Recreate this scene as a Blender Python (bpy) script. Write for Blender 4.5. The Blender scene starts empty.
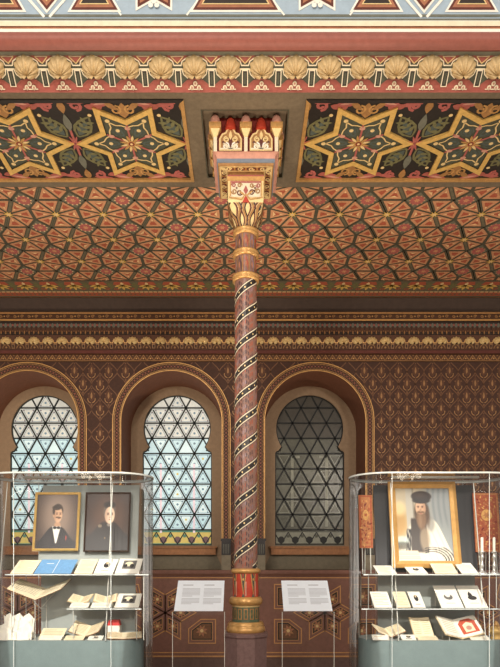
import bpy, math, random
from mathutils import Vector, Euler
random.seed(7)
PI = math.pi
sc = bpy.context.scene
COL = sc.collection
F = 595.0; CZ = 1.55; VX = 245.0; VY = 565.0
def wx(px, d): return (px - VX) * d / F
def wz(py, d): return CZ + (VY - py) * d / F

# ---------------------------------------------------------------- materials
def lin(c):
    r = []
    for v in c:
        v = v / 255.0
        r.append(v / 12.92 if v <= 0.04045 else ((v + 0.055) / 1.055) ** 2.4)
    return (r[0], r[1], r[2], 1.0)
MATS = {}
def mat(name, rgb, rough=0.6, metal=0.0, wear=0.18, scale=14.0, emit=0.0, spec=0.4, bump=0.0):
    m = bpy.data.materials.new(name); m.use_nodes = True
    nt = m.node_tree; b = nt.nodes['Principled BSDF']
    c = lin(rgb)
    b.inputs['Roughness'].default_value = rough
    b.inputs['Metallic'].default_value = metal
    b.inputs['Specular IOR Level'].default_value = spec
    tc = nt.nodes.new('ShaderNodeTexCoord')
    nz = nt.nodes.new('ShaderNodeTexNoise'); nz.inputs['Scale'].default_value = scale
    nz.inputs['Detail'].default_value = 5.0; nz.inputs['Roughness'].default_value = 0.7
    nt.links.new(tc.outputs['Object'], nz.inputs['Vector'])
    rp = nt.nodes.new('ShaderNodeValToRGB')
    rp.color_ramp.elements[0].position = 0.3; rp.color_ramp.elements[1].position = 0.7
    k = 1.0 - wear; q = 1.0 + wear * 0.6
    rp.color_ramp.elements[0].color = (c[0] * k, c[1] * k, c[2] * k, 1)
    rp.color_ramp.elements[1].color = (min(1, c[0] * q), min(1, c[1] * q), min(1, c[2] * q), 1)
    nt.links.new(nz.outputs['Fac'], rp.inputs['Fac'])
    nt.links.new(rp.outputs['Color'], b.inputs['Base Color'])
    if emit:
        nt.links.new(rp.outputs['Color'], b.inputs['Emission Color'])
        b.inputs['Emission Strength'].default_value = emit
    if bump:
        bp = nt.nodes.new('ShaderNodeBump'); bp.inputs['Strength'].default_value = bump
        bp.inputs['Distance'].default_value = 0.01
        nt.links.new(nz.outputs['Fac'], bp.inputs['Height']); nt.links.new(bp.outputs['Normal'], b.inputs['Normal'])
    MATS[name] = m
    return m
def glass_mat(name, tint=(1, 1, 1), refl=1.0, rough=0.0):
    m = bpy.data.materials.new(name); m.use_nodes = True
    nt = m.node_tree; nt.nodes.clear()
    out = nt.nodes.new('ShaderNodeOutputMaterial')
    mx = nt.nodes.new('ShaderNodeMixShader')
    tr = nt.nodes.new('ShaderNodeBsdfTransparent'); tr.inputs['Color'].default_value = (*tint, 1)
    gl = nt.nodes.new('ShaderNodeBsdfGlossy'); gl.inputs['Roughness'].default_value = rough
    fr = nt.nodes.new('ShaderNodeFresnel'); fr.inputs['IOR'].default_value = 1.5
    mu = nt.nodes.new('ShaderNodeMath'); mu.operation = 'MULTIPLY'; mu.inputs[1].default_value = refl; mu.use_clamp = True
    nt.links.new(fr.outputs[0], mu.inputs[0]); nt.links.new(mu.outputs[0], mx.inputs[0])
    nt.links.new(tr.outputs[0], mx.inputs[1]); nt.links.new(gl.outputs[0], mx.inputs[2])
    nt.links.new(mx.outputs[0], out.inputs[0])
    MATS[name] = m
def paint_mat(name, rough=0.45):
    m = bpy.data.materials.new(name); m.use_nodes = True
    nt = m.node_tree; b = nt.nodes['Principled BSDF']
    at = nt.nodes.new('ShaderNodeAttribute'); at.attribute_name = 'Col'
    nt.links.new(at.outputs['Color'], b.inputs['Base Color'])
    b.inputs['Roughness'].default_value = rough
    MATS[name] = m

mat('soffit_brown', (118, 104, 84), 0.75, wear=0.22, scale=30)
mat('panel_black', (40, 33, 27), 0.6, wear=0.35, scale=40)
mat('star_gold', (232, 190, 110), 0.42, 0.25, wear=0.22, scale=25)
mat('gold', (206, 158, 96), 0.4, 0.3, wear=0.25, scale=30)
mat('gold_dull', (172, 126, 76), 0.5, 0.15, wear=0.3, scale=30)
mat('pale_gold', (236, 206, 146), 0.4, 0.1, wear=0.15, scale=30)
mat('cream', (236, 222, 192), 0.5, wear=0.12)
mat('white_paint', (246, 240, 226), 0.5, wear=0.06)
mat('cove_red', (166, 90, 78), 0.6, wear=0.18, scale=30)
mat('roll_red', (150, 88, 76), 0.5, wear=0.15, scale=20)
mat('deep_red', (132, 44, 36), 0.55, wear=0.2)
mat('bright_red', (190, 64, 42), 0.5, wear=0.2)
mat('pink', (206, 150, 130), 0.55, wear=0.2)
mat('rose', (176, 96, 88), 0.55, wear=0.25, scale=40)
mat('dark_green', (78, 80, 64), 0.6, wear=0.25, scale=30)
mat('grey_green', (112, 112, 98), 0.6, wear=0.2)
mat('palm_blue', (80, 90, 84), 0.6, wear=0.3, scale=50)
mat('palm_green', (116, 112, 74), 0.6, wear=0.3, scale=50)
mat('sky_blue', (164, 182, 196), 0.55, wear=0.1)
mat('steel_blue', (124, 134, 148), 0.4, wear=0.15)
mat('orange_brown', (176, 116, 86), 0.55, wear=0.2)
mat('maroon', (100, 50, 40), 0.6, wear=0.2)
mat('ceil_ground', (110, 102, 80), 0.65, wear=0.25, scale=35)
mat('ceil_bar', (82, 78, 62), 0.6, wear=0.25, scale=35)
mat('ceil_salmon', (206, 148, 108), 0.6, wear=0.22, scale=45)
mat('ceil_red', (176, 92, 66), 0.6, wear=0.25, scale=45)
mat('ceil_cream', (240, 204, 150), 0.45, 0.1, wear=0.15)
mat('ceil_yellow', (242, 200, 110), 0.38, 0.2, wear=0.2)
mat('diamond_grey', (112, 108, 90), 0.6, wear=0.25, scale=40)
mat('wall_brown', (92, 58, 38), 0.65, wear=0.2, scale=25)
mat('wall_dark', (70, 42, 28), 0.65, wear=0.25, scale=35)
mat('wall_line', (118, 80, 52), 0.5, 0.1, wear=0.3, scale=35)
mat('wall_gold', (160, 118, 76), 0.42, 0.2, wear=0.3, scale=35)
mat('cornice_dark', (70, 54, 44), 0.7, wear=0.2)
mat('reveal_red', (120, 78, 58), 0.7, wear=0.2, scale=18)
mat('surround_tan', (168, 142, 114), 0.75, wear=0.15, scale=18)
mat('sill_wood', (178, 122, 76), 0.5, wear=0.25, scale=18)
mat('stone_grey', (138, 128, 108), 0.75, wear=0.18)
mat('block_black', (52, 48, 48), 0.5, wear=0.2)
mat('dado_brown', (134, 94, 80), 0.65, wear=0.18, scale=16)
mat('dado_gold', (212, 158, 98), 0.45, 0.15, wear=0.2)
mat('dado_black', (50, 40, 34), 0.6, wear=0.2)
mat('dado_tan', (178, 128, 84), 0.6, wear=0.3, scale=60)
mat('dado_foot', (108, 84, 76), 0.7, wear=0.2)
mat('plinth_brown', (122, 94, 90), 0.45, wear=0.25, scale=30, bump=0.1)
mat('shaft_purple', (142, 104, 90), 0.32, wear=0.25, scale=30)
mat('shaft_red', (164, 82, 58), 0.35, wear=0.25, scale=30)
mat('shaft_dark', (96, 68, 66), 0.35, wear=0.25, scale=30)
mat('shaft_lilac', (146, 118, 126), 0.32, wear=0.25, scale=30)
mat('band_black', (44, 38, 36), 0.35, wear=0.2)
mat('base_green', (84, 98, 74), 0.4, wear=0.25, scale=30)
mat('ring_gold', (206, 158, 96), 0.32, 0.35, wear=0.2, scale=30)
mat('shell_gold', (208, 180, 132), 0.5, 0.05, wear=0.25, scale=30)
mat('leading', (48, 54, 52), 0.5, 0.2, wear=0.2)
mat('pane_blue', (186, 214, 218), 0.3, emit=0.50, wear=0.10, scale=9)
mat('pane_pale', (202, 222, 222), 0.3, emit=0.54, wear=0.08, scale=9)
mat('pane_cream', (206, 206, 196), 0.3, emit=0.44, wear=0.14, scale=9)
mat('pane_dot', (112, 136, 150), 0.4, emit=0.35, wear=0.1)
mat('pane_yellow', (200, 178, 96), 0.4, emit=0.45, wear=0.1)
mat('pane_green', (84, 134, 112), 0.4, emit=0.3, wear=0.1)
mat('pane_plum', (120, 88, 92), 0.4, emit=0.25, wear=0.1)
mat('pane_pink', (214, 196, 202), 0.4, emit=0.55, wear=0.1)
mat('dim_pane', (94, 94, 78), 0.25, wear=0.3, scale=7)
mat('dim_pane_light', (112, 112, 96), 0.25, wear=0.25, scale=7)
mat('dim_pale', (150, 152, 134), 0.3, wear=0.2)
mat('dim_top', (76, 70, 58), 0.3, wear=0.25, scale=7)
mat('leading_dark', (30, 30, 26), 0.5, 0.1, wear=0.2)
mat('floor_wood', (128, 92, 64), 0.4, wear=0.25, scale=6)
mat('case_teal', (132, 150, 150), 0.55, wear=0.08, scale=10)
mat('case_panel', (168, 174, 170), 0.8, wear=0.06, scale=10)
mat('case_panel_dark', (62, 62, 64), 0.6, wear=0.15, scale=10)
mat('glass_edge', (222, 228, 224), 0.25, wear=0.05, spec=0.8)
mat('clear_edge', (206, 206, 196), 0.2, wear=0.05, spec=0.8)
mat('lid_metal', (150, 146, 138), 0.3, 0.6, wear=0.2)
mat('paper', (250, 244, 230), 0.7, wear=0.04)
mat('paper_cream', (246, 230, 196), 0.7, wear=0.07)
mat('paper_edge', (216, 192, 148), 0.8, wear=0.15, scale=80)
mat('paper_blue', (112, 160, 204), 0.6, wear=0.14, scale=40)
mat('ink', (112, 108, 104), 0.8, wear=0.1)
mat('ink_dark', (56, 52, 50), 0.8, wear=0.2, scale=60)
mat('ink_red', (204, 92, 66), 0.7, wear=0.3, scale=60)
mat('box_red', (206, 50, 44), 0.5, wear=0.1)
mat('cover_brown', (128, 92, 62), 0.6, wear=0.2)
mat('label_white', (216, 222, 230), 0.6, wear=0.03)
mat('label_ink', (176, 178, 184), 0.8, wear=0.03)
mat('frame_gold', (226, 186, 112), 0.4, 0.2, wear=0.15, scale=20)
mat('frame_ochre', (200, 152, 84), 0.4, 0.2, wear=0.15, scale=20)
mat('frame_dark', (74, 54, 42), 0.5, wear=0.2)
mat('silver', (214, 214, 210), 0.25, 0.7, wear=0.1)
mat('wax', (244, 238, 222), 0.5, wear=0.05)
mat('cloth_orange', (204, 138, 90), 0.85, wear=0.35, scale=40, bump=0.4)
mat('cloth_red', (188, 100, 70), 0.85, wear=0.35, scale=40, bump=0.4)
mat('cloth_gold', (230, 176, 104), 0.7, wear=0.3, scale=50)
mat('lamp_glass', (255, 240, 214), 0.3, emit=9.0, wear=0.02)
mat('brass', (176, 130, 60), 0.3, 0.8, wear=0.15)
glass_mat('case_glass', (0.975, 0.98, 0.978), 0.7)
glass_mat('acrylic', (0.97, 0.965, 0.96), 0.9)
glass_mat('shelf_glass', (0.95, 0.97, 0.96), 1.0)
paint_mat('canvas_paint')

# ---------------------------------------------------------------- mesh builder
class Frame:
    def __init__(s, o, u, v, n):
        s.o = Vector(o); s.u = Vector(u).normalized(); s.v = Vector(v).normalized(); s.n = Vector(n).normalized()
    def at(s, u, v, h=0.0): return s.o + s.u * u + s.v * v + s.n * h
class CylFrame:                      # u = angle (0 faces the camera), v = height, h = radial offset
    def __init__(s, r): s.r = r
    def at(s, u, v, h=0.0):
        r = (s.r(v) if callable(s.r) else s.r) + h
        return Vector((r * math.sin(u), -r * math.cos(u), v))
class MB:
    def __init__(s): s.v = []; s.f = []; s.m = []; s.slots = []; s.sm = []
    def mi(s, m):
        if m not in s.slots: s.slots.append(m)
        return s.slots.index(m)
    def poly(s, pts, m, smooth=False):
        b = len(s.v); s.v += [tuple(p) for p in pts]
        s.f.append(tuple(range(b, b + len(pts)))); s.m.append(s.mi(m)); s.sm.append(smooth)
    def grid(s, rows, m, smooth=True, closed=False):
        b = len(s.v); n = len(rows[0]); k = s.mi(m)
        for r in rows: s.v += [tuple(p) for p in r]
        for i in range(len(rows) - 1):
            for j in range(n if closed else n - 1):
                j2 = (j + 1) % n
                s.f.append((b + i * n + j, b + i * n + j2, b + (i + 1) * n + j2, b + (i + 1) * n + j)); s.m.append(k); s.sm.append(smooth)
    def box(s, x0, x1, y0, y1, z0, z1, m):
        p = [(x0, y0, z0), (x1, y0, z0), (x1, y1, z0), (x0, y1, z0), (x0, y0, z1), (x1, y0, z1), (x1, y1, z1), (x0, y1, z1)]
        b = len(s.v); s.v += p; k = s.mi(m)
        for q in ((3, 2, 1, 0), (4, 5, 6, 7), (0, 1, 5, 4), (1, 2, 6, 5), (2, 3, 7, 6), (3, 0, 4, 7)):
            s.f.append(tuple(b + i for i in q)); s.m.append(k); s.sm.append(False)
    def bbox8(s, p, m):              # 8 arbitrary corners, order as in box
        b = len(s.v); s.v += [tuple(q) for q in p]; k = s.mi(m)
        for q in ((3, 2, 1, 0), (4, 5, 6, 7), (0, 1, 5, 4), (1, 2, 6, 5), (2, 3, 7, 6), (3, 0, 4, 7)):
            s.f.append(tuple(b + i for i in q)); s.m.append(k); s.sm.append(False)
    def lathe(s, prof, m, seg=28, smooth=True, c=(0, 0), cap=True, sides=None, rot=0.0):
        n = sides or seg
        rows = [[(c[0] + r * math.cos(rot + 2 * PI * j / n), c[1] + r * math.sin(rot + 2 * PI * j / n), z) for j in range(n)] for r, z in prof]
        s.grid(rows, m, smooth and not sides, True)
        if cap:
            s.poly(rows[0][::-1], m); s.poly(rows[-1], m)
    def tube(s, pts, r, m, seg=8):
        pts = [Vector(p) for p in pts]; rows = []
        for i, p in enumerate(pts):
            t = (pts[min(i + 1, len(pts) - 1)] - pts[max(i - 1, 0)]).normalized()
            a = t.cross(Vector((0, 0, 1)))
            if a.length < 1e-3: a = Vector((1, 0, 0))
            a.normalize(); b = t.cross(a)
            rr = r[i] if isinstance(r, (list, tuple)) else r
            rows.append([p + (a * math.cos(2 * PI * j / seg) + b * math.sin(2 * PI * j / seg)) * rr for j in range(seg)])
        s.grid(rows, m, True, True); s.poly(rows[0], m); s.poly(rows[-1][::-1], m)
    # flat ornament
    def fill(s, fr, pts, h, m, t=0.0):
        s.poly([fr.at(u, v, h) for u, v in pts], m)
        if t:
            for i in range(len(pts)):
                a, b = pts[i], pts[(i + 1) % len(pts)]
                s.poly([fr.at(*a, h), fr.at(*b, h), fr.at(*b, h - t), fr.at(*a, h - t)], m)
    def line(s, fr, pts, w, h, m, closed=False, t=0.0, su=1.0):
        # su scales u to metres when the frame's u is an angle
        P = [Vector((u * su, v)) for u, v in pts]; n = len(P); L = []; R = []
        for i in range(n):
            a = P[i - 1] if (i > 0 or closed) else None
            c = P[(i + 1) % n] if (i < n - 1 or closed) else None
            d1 = (P[i] - a).normalized() if a is not None else None
            d2 = (c - P[i]).normalized() if c is not None else None
            if d1 is None: d1 = d2
            if d2 is None: d2 = d1
            n1 = Vector((-d1.y, d1.x)); n2 = Vector((-d2.y, d2.x)); q = n1 + n2
            if q.length < 1e-4: q = n1
            q.normalize(); k = min(2.2, 1.0 / max(0.3, q.dot(n1)))
            o = q * (w / 2 * k); L.append(P[i] + o); R.append(P[i] - o)
        for i in range(n if closed else n - 1):
            j = (i + 1) % n
            A = [(L[i].x / su, L[i].y), (L[j].x / su, L[j].y), (R[j].x / su, R[j].y), (R[i].x / su, R[i].y)]
            s.poly([fr.at(u, v, h) for u, v in A], m)
            if t:
                for a, b in ((A[0], A[1]), (A[3], A[2])):
                    s.poly([fr.at(*a, h), fr.at(*b, h), fr.at(*b, h - t), fr.at(*a, h - t)], m)
    def disc(s, fr, c, r, h, m, n=10, ry=None, a0=0.0):
        ry = ry or r
        s.fill(fr, [(c[0] + r * math.cos(a0 + 2 * PI * i / n), c[1] + ry * math.sin(a0 + 2 * PI * i / n)) for i in range(n)], h, m)
    def leaf(s, fr, c, ang, ln, wd, h, m):
        ca, sa = math.cos(ang), math.sin(ang); pts = []
        for t, w in ((0, 0.12), (.2, .75), (.4, 1), (.65, .8), (.85, .38), (1, 0)):
            pts.append((t * ln, w * wd / 2))
        pts = pts + [(x, -y) for x, y in pts[-2::-1]]
        s.fill(fr, [(c[0] + x * ca - y * sa, c[1] + x * sa + y * ca) for x, y in pts], h, m)
    def star(s, fr, c, n, R, r, h, m, a0=0.0):
        s.fill(fr, [(c[0] + (R if i % 2 == 0 else r) * math.cos(a0 + PI * i / n), c[1] + (R if i % 2 == 0 else r) * math.sin(a0 + PI * i / n)) for i in range(2 * n)], h, m)
    def scroll(s, fr, c, r, h, m, w, flip=1, a0=0.0, turns=1.25, k=12):
        pts = []
        for i in range(k + 1):
            a = a0 + flip * 2 * PI * turns * i / k; q = r * (1 - 0.72 * i / k)
            pts.append((c[0] + q * math.cos(a), c[1] + q * math.sin(a)))
        s.line(fr, pts, w, h, m)
    def mesh(s, name):
        me = bpy.data.meshes.new(name); me.from_pydata(s.v, [], s.f)
        for m in s.slots: me.materials.append(MATS[m])
        me.polygons.foreach_set('material_index', s.m)
        me.polygons.foreach_set('use_smooth', s.sm)
        me.update(); return me
def obj(name, mb, parent=None, loc=None, rot=None):
    o = bpy.data.objects.new(name, mb.mesh(name) if isinstance(mb, MB) else mb)
    COL.objects.link(o)
    if parent: o.parent = parent
    if loc: o.location = loc
    if rot: o.rotation_euler = rot
    return o
def empty(name, loc, rot=(0, 0, 0)):
    o = bpy.data.objects.new(name, None); COL.objects.link(o); o.location = loc; o.rotation_euler = rot
    o.empty_display_size = 0.1; return o
def tag(o, label, cat, group=None):
    o['label'] = label; o['category'] = cat; o['kind'] = 'thing'
    if group: o['group'] = group
    return o
def struct(o, label=None, cat=None):
    o['kind'] = 'structure'
    if label: o['label'] = label
    if cat: o['category'] = cat
    return o
def arc(c, r, a0, a1, n=12): return [(c[0] + r * math.cos(a0 + (a1 - a0) * i / n), c[1] + r * math.sin(a0 + (a1 - a0) * i / n)) for i in range(n + 1)]

# ---------------------------------------------------------------- key dimensions
ZS = CZ + 3.90                        # underside of the beam
D1, D2 = 4.937, 6.139                 # front and rear of the beam
ZC = CZ + 3.92                        # aisle ceiling
DW, DG = 8.9, 9.65                    # wall face, window plane
XL, XR = -5.2, 5.2
DC = 5.5                              # column line

# ---------------------------------------------------------------- floor
b = MB(); b.box(-6.5, 6.5, -8.5, 10.2, -0.1, 0, 'floor_wood')
fl = Frame((0, 0, 0.001), (1, 0, 0), (0, 1, 0), (0, 0, 1))
for i in range(-12, 13): b.line(fl, [(i * 0.5, -8.4), (i * 0.5, 10)], 0.008, 0, 'frame_dark')
struct(obj('floor', b), 'brown wooden floor of the hall', 'floor')

# ---------------------------------------------------------------- beam soffit
b = MB()
fs = Frame((0, 0, ZS), (1, 0, 0), (0, 1, 0), (0, 0, -1))
xi, xo = 0.515, 3.72; y0, y1 = 4.978, 6.043
hc, hy0, hy1 = 0.375, 5.10, 5.99      # recess over the capital
def rect(fr, u0, u1, v0, v1, h, m): b.fill(fr, [(u0, v0), (u1, v0), (u1, v1), (u0, v1)], h, m)
rect(fs, XL, XR, D1, y0, 0, 'soffit_brown'); rect(fs, XL, XR, y1, D2, 0, 'soffit_brown')
for s in (-1, 1):
    a, c = sorted((s * xi, s * hc)); rect(fs, a, c, y0, y1, 0, 'soffit_brown')
    a, c = sorted((s * xo, s * XR)); rect(fs, a, c, y0, y1, 0, 'soffit_brown')
    a, c = sorted((s * xi, s * xo)); rect(fs, a, c, y0, y1, -0.02, 'panel_black')
rect(fs, -hc, hc, y0, hy0, 0, 'soffit_brown'); rect(fs, -hc, hc, hy1, y1, 0, 'soffit_brown')
rect(fs, -hc, hc, hy0, hy1, -0.035, 'soffit_brown')
for (p, q) in (((-hc, hy0), (hc, hy0)), ((hc, hy0), (hc, hy1)), ((hc, hy1), (-hc, hy1)), ((-hc, hy1), (-hc, hy0))):
    b.poly([fs.at(*p, 0), fs.at(*q, 0), fs.at(*q, -0.035), fs.at(*p, -0.035)], 'ceil_bar')
b.line(fs, [(-hc, hy0), (hc, hy0), (hc, hy1), (-hc, hy1)], 0.012, 0.001, 'ceil_bar', closed=True)
b.poly([(XL, D2, ZS), (XR, D2, ZS), (XR, D2, ZC + 0.1), (XL, D2, ZC + 0.1)], 'soffit_brown')
struct(obj('ceiling_beam', b), 'brown painted underside of the gallery beam', 'beam')

def star_panel(s, label):
    root = empty('star_panel', (s * (xi + xo) / 2, (y0 + y1) / 2, ZS)); tag(root, label, 'ceiling panel', 'star panels under the gallery beam')
    ox, oy = (xi + xo) / 2, 0.0
    fr = Frame((0, 0, 0), (1, 0, 0), (0, 1, 0), (0, 0, -1))
    W, H = (xo - xi) / 2, (y1 - y0) / 2
    f = MB(); g = 0.032
    P = [(-W, -H), (W, -H), (W, H), (-W, H)]; Q = [(-W + g, -H + g), (W - g, -H + g), (W - g, H - g), (-W + g, H - g)]
    for i in range(4):
        j = (i + 1) % 4
        mm = 'panel_black' if i == 0 else 'gold'
        f.fill(fr, [P[i], P[j], Q[j], Q[i]], 0.012, mm)
        f.poly([fr.at(*P[i], 0.012), fr.at(*P[j], 0.012), fr.at(*P[j], -0.02), fr.at(*P[i], -0.02)], mm)
        f.poly([fr.at(*Q[i], 0.012), fr.at(*Q[j], 0.012), fr.at(*Q[j], -0.02), fr.at(*Q[i], -0.02)], mm)
    obj('frame', f, root)
    f = MB(); f.fill(fr, [(-W + .01, -H + .01), (W - .01, -H + .01), (W - .01, H - .01), (-W + .01, H - .01)], -0.012, 'panel_black')
    cs = [s * (1.05 + 1.04 * k) - s * ox for k in range(3)]
    # painted leaves and scrolls on the ground
    tips = [c + 0.52 for c in cs] + [min(cs) - 0.52]
    for tx in tips:
        for sx in (-1, 1):
            for sy in (-1, 1):
                if abs(tx + sx * 0.2) > W - 0.05: continue
                an = math.atan2(sy * 0.30, sx * 0.19)
                bx, by = tx + sx * 0.05, sy * 0.075
                f.leaf(fr, (bx, by), an, 0.30, 0.17, -0.010, 'palm_green')
                f.leaf(fr, (bx + .02 * math.cos(an), by + .02 * math.sin(an)), an, 0.25, 0.12, -0.009, 'panel_black')
                f.leaf(fr, (bx + .03 * math.cos(an), by + .03 * math.sin(an)), an, 0.20, 0.085, -0.008, 'palm_blue')
                for k in range(3):
                    for q in (-1, 1):
                        l = 0.08 + 0.06 * k
                        f.leaf(fr, (bx + l * math.cos(an), by + l * math.sin(an)), an + q * 0.9, 0.085, 0.035, -0.007, 'palm_green')
                f.disc(fr, (bx + .315 * math.cos(an), by + .315 * math.sin(an)), 0.018, -0.006, 'pale_gold', 8)
        for k in range(2):
            an = PI / 2 if k else -PI / 2
            f.line(fr, [(tx, 0), (tx, math.sin(an) * 0.3)], 0.022, -0.006, 'rose')
            f.leaf(fr, (tx, math.sin(an) * .16), an, 0.2, 0.07, -0.0055, 'grey_green')
        f.disc(fr, (tx, 0), 0.03, -0.005, 'pale_gold', 8)
        for k in range(8):
            f.leaf(fr, (tx, 0), k * PI / 4 + PI / 8, 0.10, 0.022, -0.004, 'rose')
    for c in cs:
        for sy in (-1, 1):
            # gold fleur and pink acanthus between the arms
            f.leaf(fr, (c, sy * 0.31), sy * PI / 2, 0.17, 0.10, -0.009, 'gold_dull')
            for q in (-1, 1):
                f.scroll(fr, (c + q * 0.06, sy * 0.40), 0.05, -0.008, 'gold', 0.017, q * sy, PI / 2 if sy > 0 else -PI / 2)
                f.leaf(fr, (c + q * 0.05, sy * 0.40), math.atan2(sy * .14, q * 0.15), 0.16, 0.055, -0.0075, 'gold_dull')
    for tx in tips:
        for sy in (-1, 1):
            for q in (-1, 1):
                if abs(tx + q * 0.2) > W - 0.04: continue
                f.scroll(fr, (tx + q * 0.12, sy * 0.445), 0.055, -0.0075, 'rose', 0.026, q * sy, -sy * PI / 2)
                f.leaf(fr, (tx + q * .06, sy * .475), 0.15 * q * sy if q > 0 else PI + .15 * sy, 0.22, 0.05, -0.007, 'rose')
                f.leaf(fr, (tx + q * 0.2, sy * 0.45), (0 if q > 0 else PI) - q * sy * 0.3, 0.11, 0.06, -0.0065, 'cove_red')
            f.leaf(fr, (tx, sy * 0.50), -sy * PI / 2, 0.14, 0.07, -0.006, 'gold_dull')
    for c in cs:
        for sy in (-1, 1):
            for q in (-1, 1):
                f.leaf(fr, (c + q * .07, sy * .50), (0 if q > 0 else PI) - q * sy * .25, .24, .075, -.0078, 'rose')
                f.leaf(fr, (c + q * .10, sy * .495), (0 if q > 0 else PI) - q * sy * .25, .15, .028, -.0068, 'pink')
                f.leaf(fr, (c + q * .17, sy * .45), (0 if q > 0 else PI) - q * sy * .75, .10, .045, -.0072, 'cove_red')
    obj('painted_ground', f, root)
    for c in cs:
        st = MB(); R = 0.462; r = R / math.sqrt(3)
        out = [(c + (R if i % 2 == 0 else r) * math.cos(PI * i / 6), (R if i % 2 == 0 else r) * math.sin(PI * i / 6)) for i in range(12)]
        st.fill(fr, out, -0.006, 'dark_green')
        st.line(fr, out, 0.046, 0.006, 'star_gold', closed=True, t=0.018)
        st.line(fr, [(c + (x - c) * .90, y * .90) for x, y in out], 0.012, 0.0, 'panel_black', closed=True)
        o = obj('star', st, root)
        st = MB()
        for k in range(6):
            a = k * PI / 3; ca, sa = .90 * math.cos(a), .90 * math.sin(a)
            tr = lambda x, y: (c + x * ca - y * sa, x * sa + y * ca)
            st.fill(fr, [tr(.11, 0), tr(.16, .06), tr(.22, .065), tr(.25, .025), tr(.25, -.025), tr(.22, -.065), tr(.16, -.06)], -0.004, 'palm_blue')
            st.line(fr, [tr(.14, 0), tr(.25, 0)], 0.02, -0.003, 'dark_green')
            st.disc(fr, tr(.21, 0), 0.02, -0.002, 'pale_gold', 8)
            for q in (-1, 1):
                st.line(fr, [tr(.20, q * .11), tr(.245, q * .075), tr(.275, q * .03), tr(.33, 0.004 * q)], 0.012, -0.002, 'pale_gold')
                st.line(fr, [tr(.13, q * .03), tr(.2, q * .05), tr(.24, q * .03)], 0.009, -0.0015, 'dark_green')
            st.disc(fr, tr(.36, 0), 0.022, -0.001, 'pale_gold', 8)
            a2 = a + PI / 6; c2, s2 = math.cos(a2), math.sin(a2)
            t2 = lambda x, y: (c + x * c2 - y * s2, x * s2 + y * c2)
            st.line(fr, [t2(.05, 0), t2(.25, 0)], 0.018, -0.001, 'rose')
            st.disc(fr, t2(.19, 0), 0.028, -0.0005, 'pink', 8, 0.02)
        for k in range(12):
            a = k * PI / 6 + PI / 12
            st.leaf(fr, (c + .03 * math.cos(a), .03 * math.sin(a)), a, 0.08, 0.026, 0.001, 'pale_gold' if k % 2 else 'gold')
        st.disc(fr, (c, 0), 0.042, 0.002, 'gold', 12); st.disc(fr, (c, 0), 0.028, 0.003, 'deep_red', 10); st.disc(fr, (c, 0), 0.014, 0.004, 'pale_gold', 8)
        obj('rosette', st, o)
star_panel(-1, 'black panel with gold six-pointed stars under the beam, left of the column')
star_panel(1, 'black panel with gold six-pointed stars under the beam, right of the column')

# ---------------------------------------------------------------- shell shape (scallop)
def shell_mesh(name, R, dep, m):
    # scallop: ribs fan upward from a hinge near the bottom, scalloped upper rim, rounded belly below
    mb = MB(); ribs = 7; n = 70; rows = []
    fr = Frame((0, 0, 0), (1, 0, 0), (0, 0, 1), (0, -1, 0)); hy = -0.62 * R
    for i in range(10):
        t = i / 9.0; row = []
        for j in range(n + 1):
            a = -0.30 * PI + 1.60 * PI * j / n
            # distance from the hinge to a circle of radius R about the origin
            ro = -hy * math.sin(a) + math.sqrt(max(0.0, R * R - (hy * math.cos(a)) ** 2))
            f = (a - 0.06 * PI) / (0.88 * PI); on = 1.0 if 0 <= f <= 1 else 0.0
            rb = abs(math.sin(ribs * PI * max(0, min(1, f))))
            rr = ro * t * (1.0 - on * 0.12 * (1 - rb))
            hh = dep * (math.sin(PI * min(1.0, 0.12 + t * 0.9)) ** 0.8) * (1.0 - on * 0.34 * (1 - rb)) if t < 1 else 0.0
            row.append(fr.at(rr * math.cos(a), (hy + rr * math.sin(a)) * .80, max(0.0, hh)))
        rows.append(row)
    mb.grid(rows, m, True)
    return mb.mesh(name)

# ---------------------------------------------------------------- gallery front: parapet wall + shell cornice
def extrude(mb, prof, x0, x1, mats, smooth=False):
    for i in range(len(prof) - 1):
        (d0, z0), (d1, z1) = prof[i], prof[i + 1]
        mb.poly([(x0, d0, z0), (x1, d0, z0), (x1, d1, z1), (x0, d1, z1)], mats[i] if isinstance(mats, (list, tuple)) else mats, smooth)
DP = 4.72
b = MB()
zt = wz(17.5, DP)
fp = Frame((wx(235.5, DP), DP, zt), (1, 0, 0), (0, 0, 1), (0, -1, 0))
b.box(XL, XR, DP, DP + 0.22, zt - 0.02, zt + 1.1, 'sky_blue')
b.box(XL, XR, 4.93, D2, ZS + 0.04, zt, 'soffit_brown')
q = DP / F                                      # metres per pixel on the parapet
def inset(mb, pts, flip=False):                 # nested frame: white, brown, orange, dark
    cx = sum(p[0] for p in pts) / len(pts); cy = sum(p[1] for p in pts) / len(pts)
    mb.fill(fp, pts, 0.004, 'white_paint')
    def sh(k):
        o = []
        n = len(pts)
        P = [Vector(p) for p in pts]
        for i in range(n):
            d1 = (P[i] - P[i - 1]).normalized(); d2 = (P[(i + 1) % n] - P[i]).normalized()
            n1 = Vector((-d1.y, d1.x)); n2 = Vector((-d2.y, d2.x)); v = (n1 + n2).normalized()
            o.append(tuple(P[i] + v * (k / max(0.35, v.dot(n1)))))
        return o
    mb.fill(fp, sh(0.016), 0.006, 'maroon'); mb.fill(fp, sh(0.034), 0.008, 'orange_brown'); mb.fill(fp, sh(0.058), 0.010, 'dado_black')
    mb.line(fp, sh(0.058), 0.008, 0.012, 'pale_gold', closed=True)
hs = 0.42
b.line(fp, [(-5, 0.012), (5, 0.012)], 0.02, 0.004, 'grey_green')
for sgn in (-1, 1):
    pass
def trap(c, hw, top):
    inset(b, [(c - hw, .04), (c + hw, .04), (c + hw - .07, .16), (c + hw - .07, .45), (c + hw, .57), (c - hw, .57), (c - hw + .07, .45), (c - hw + .07, .16)])
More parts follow.
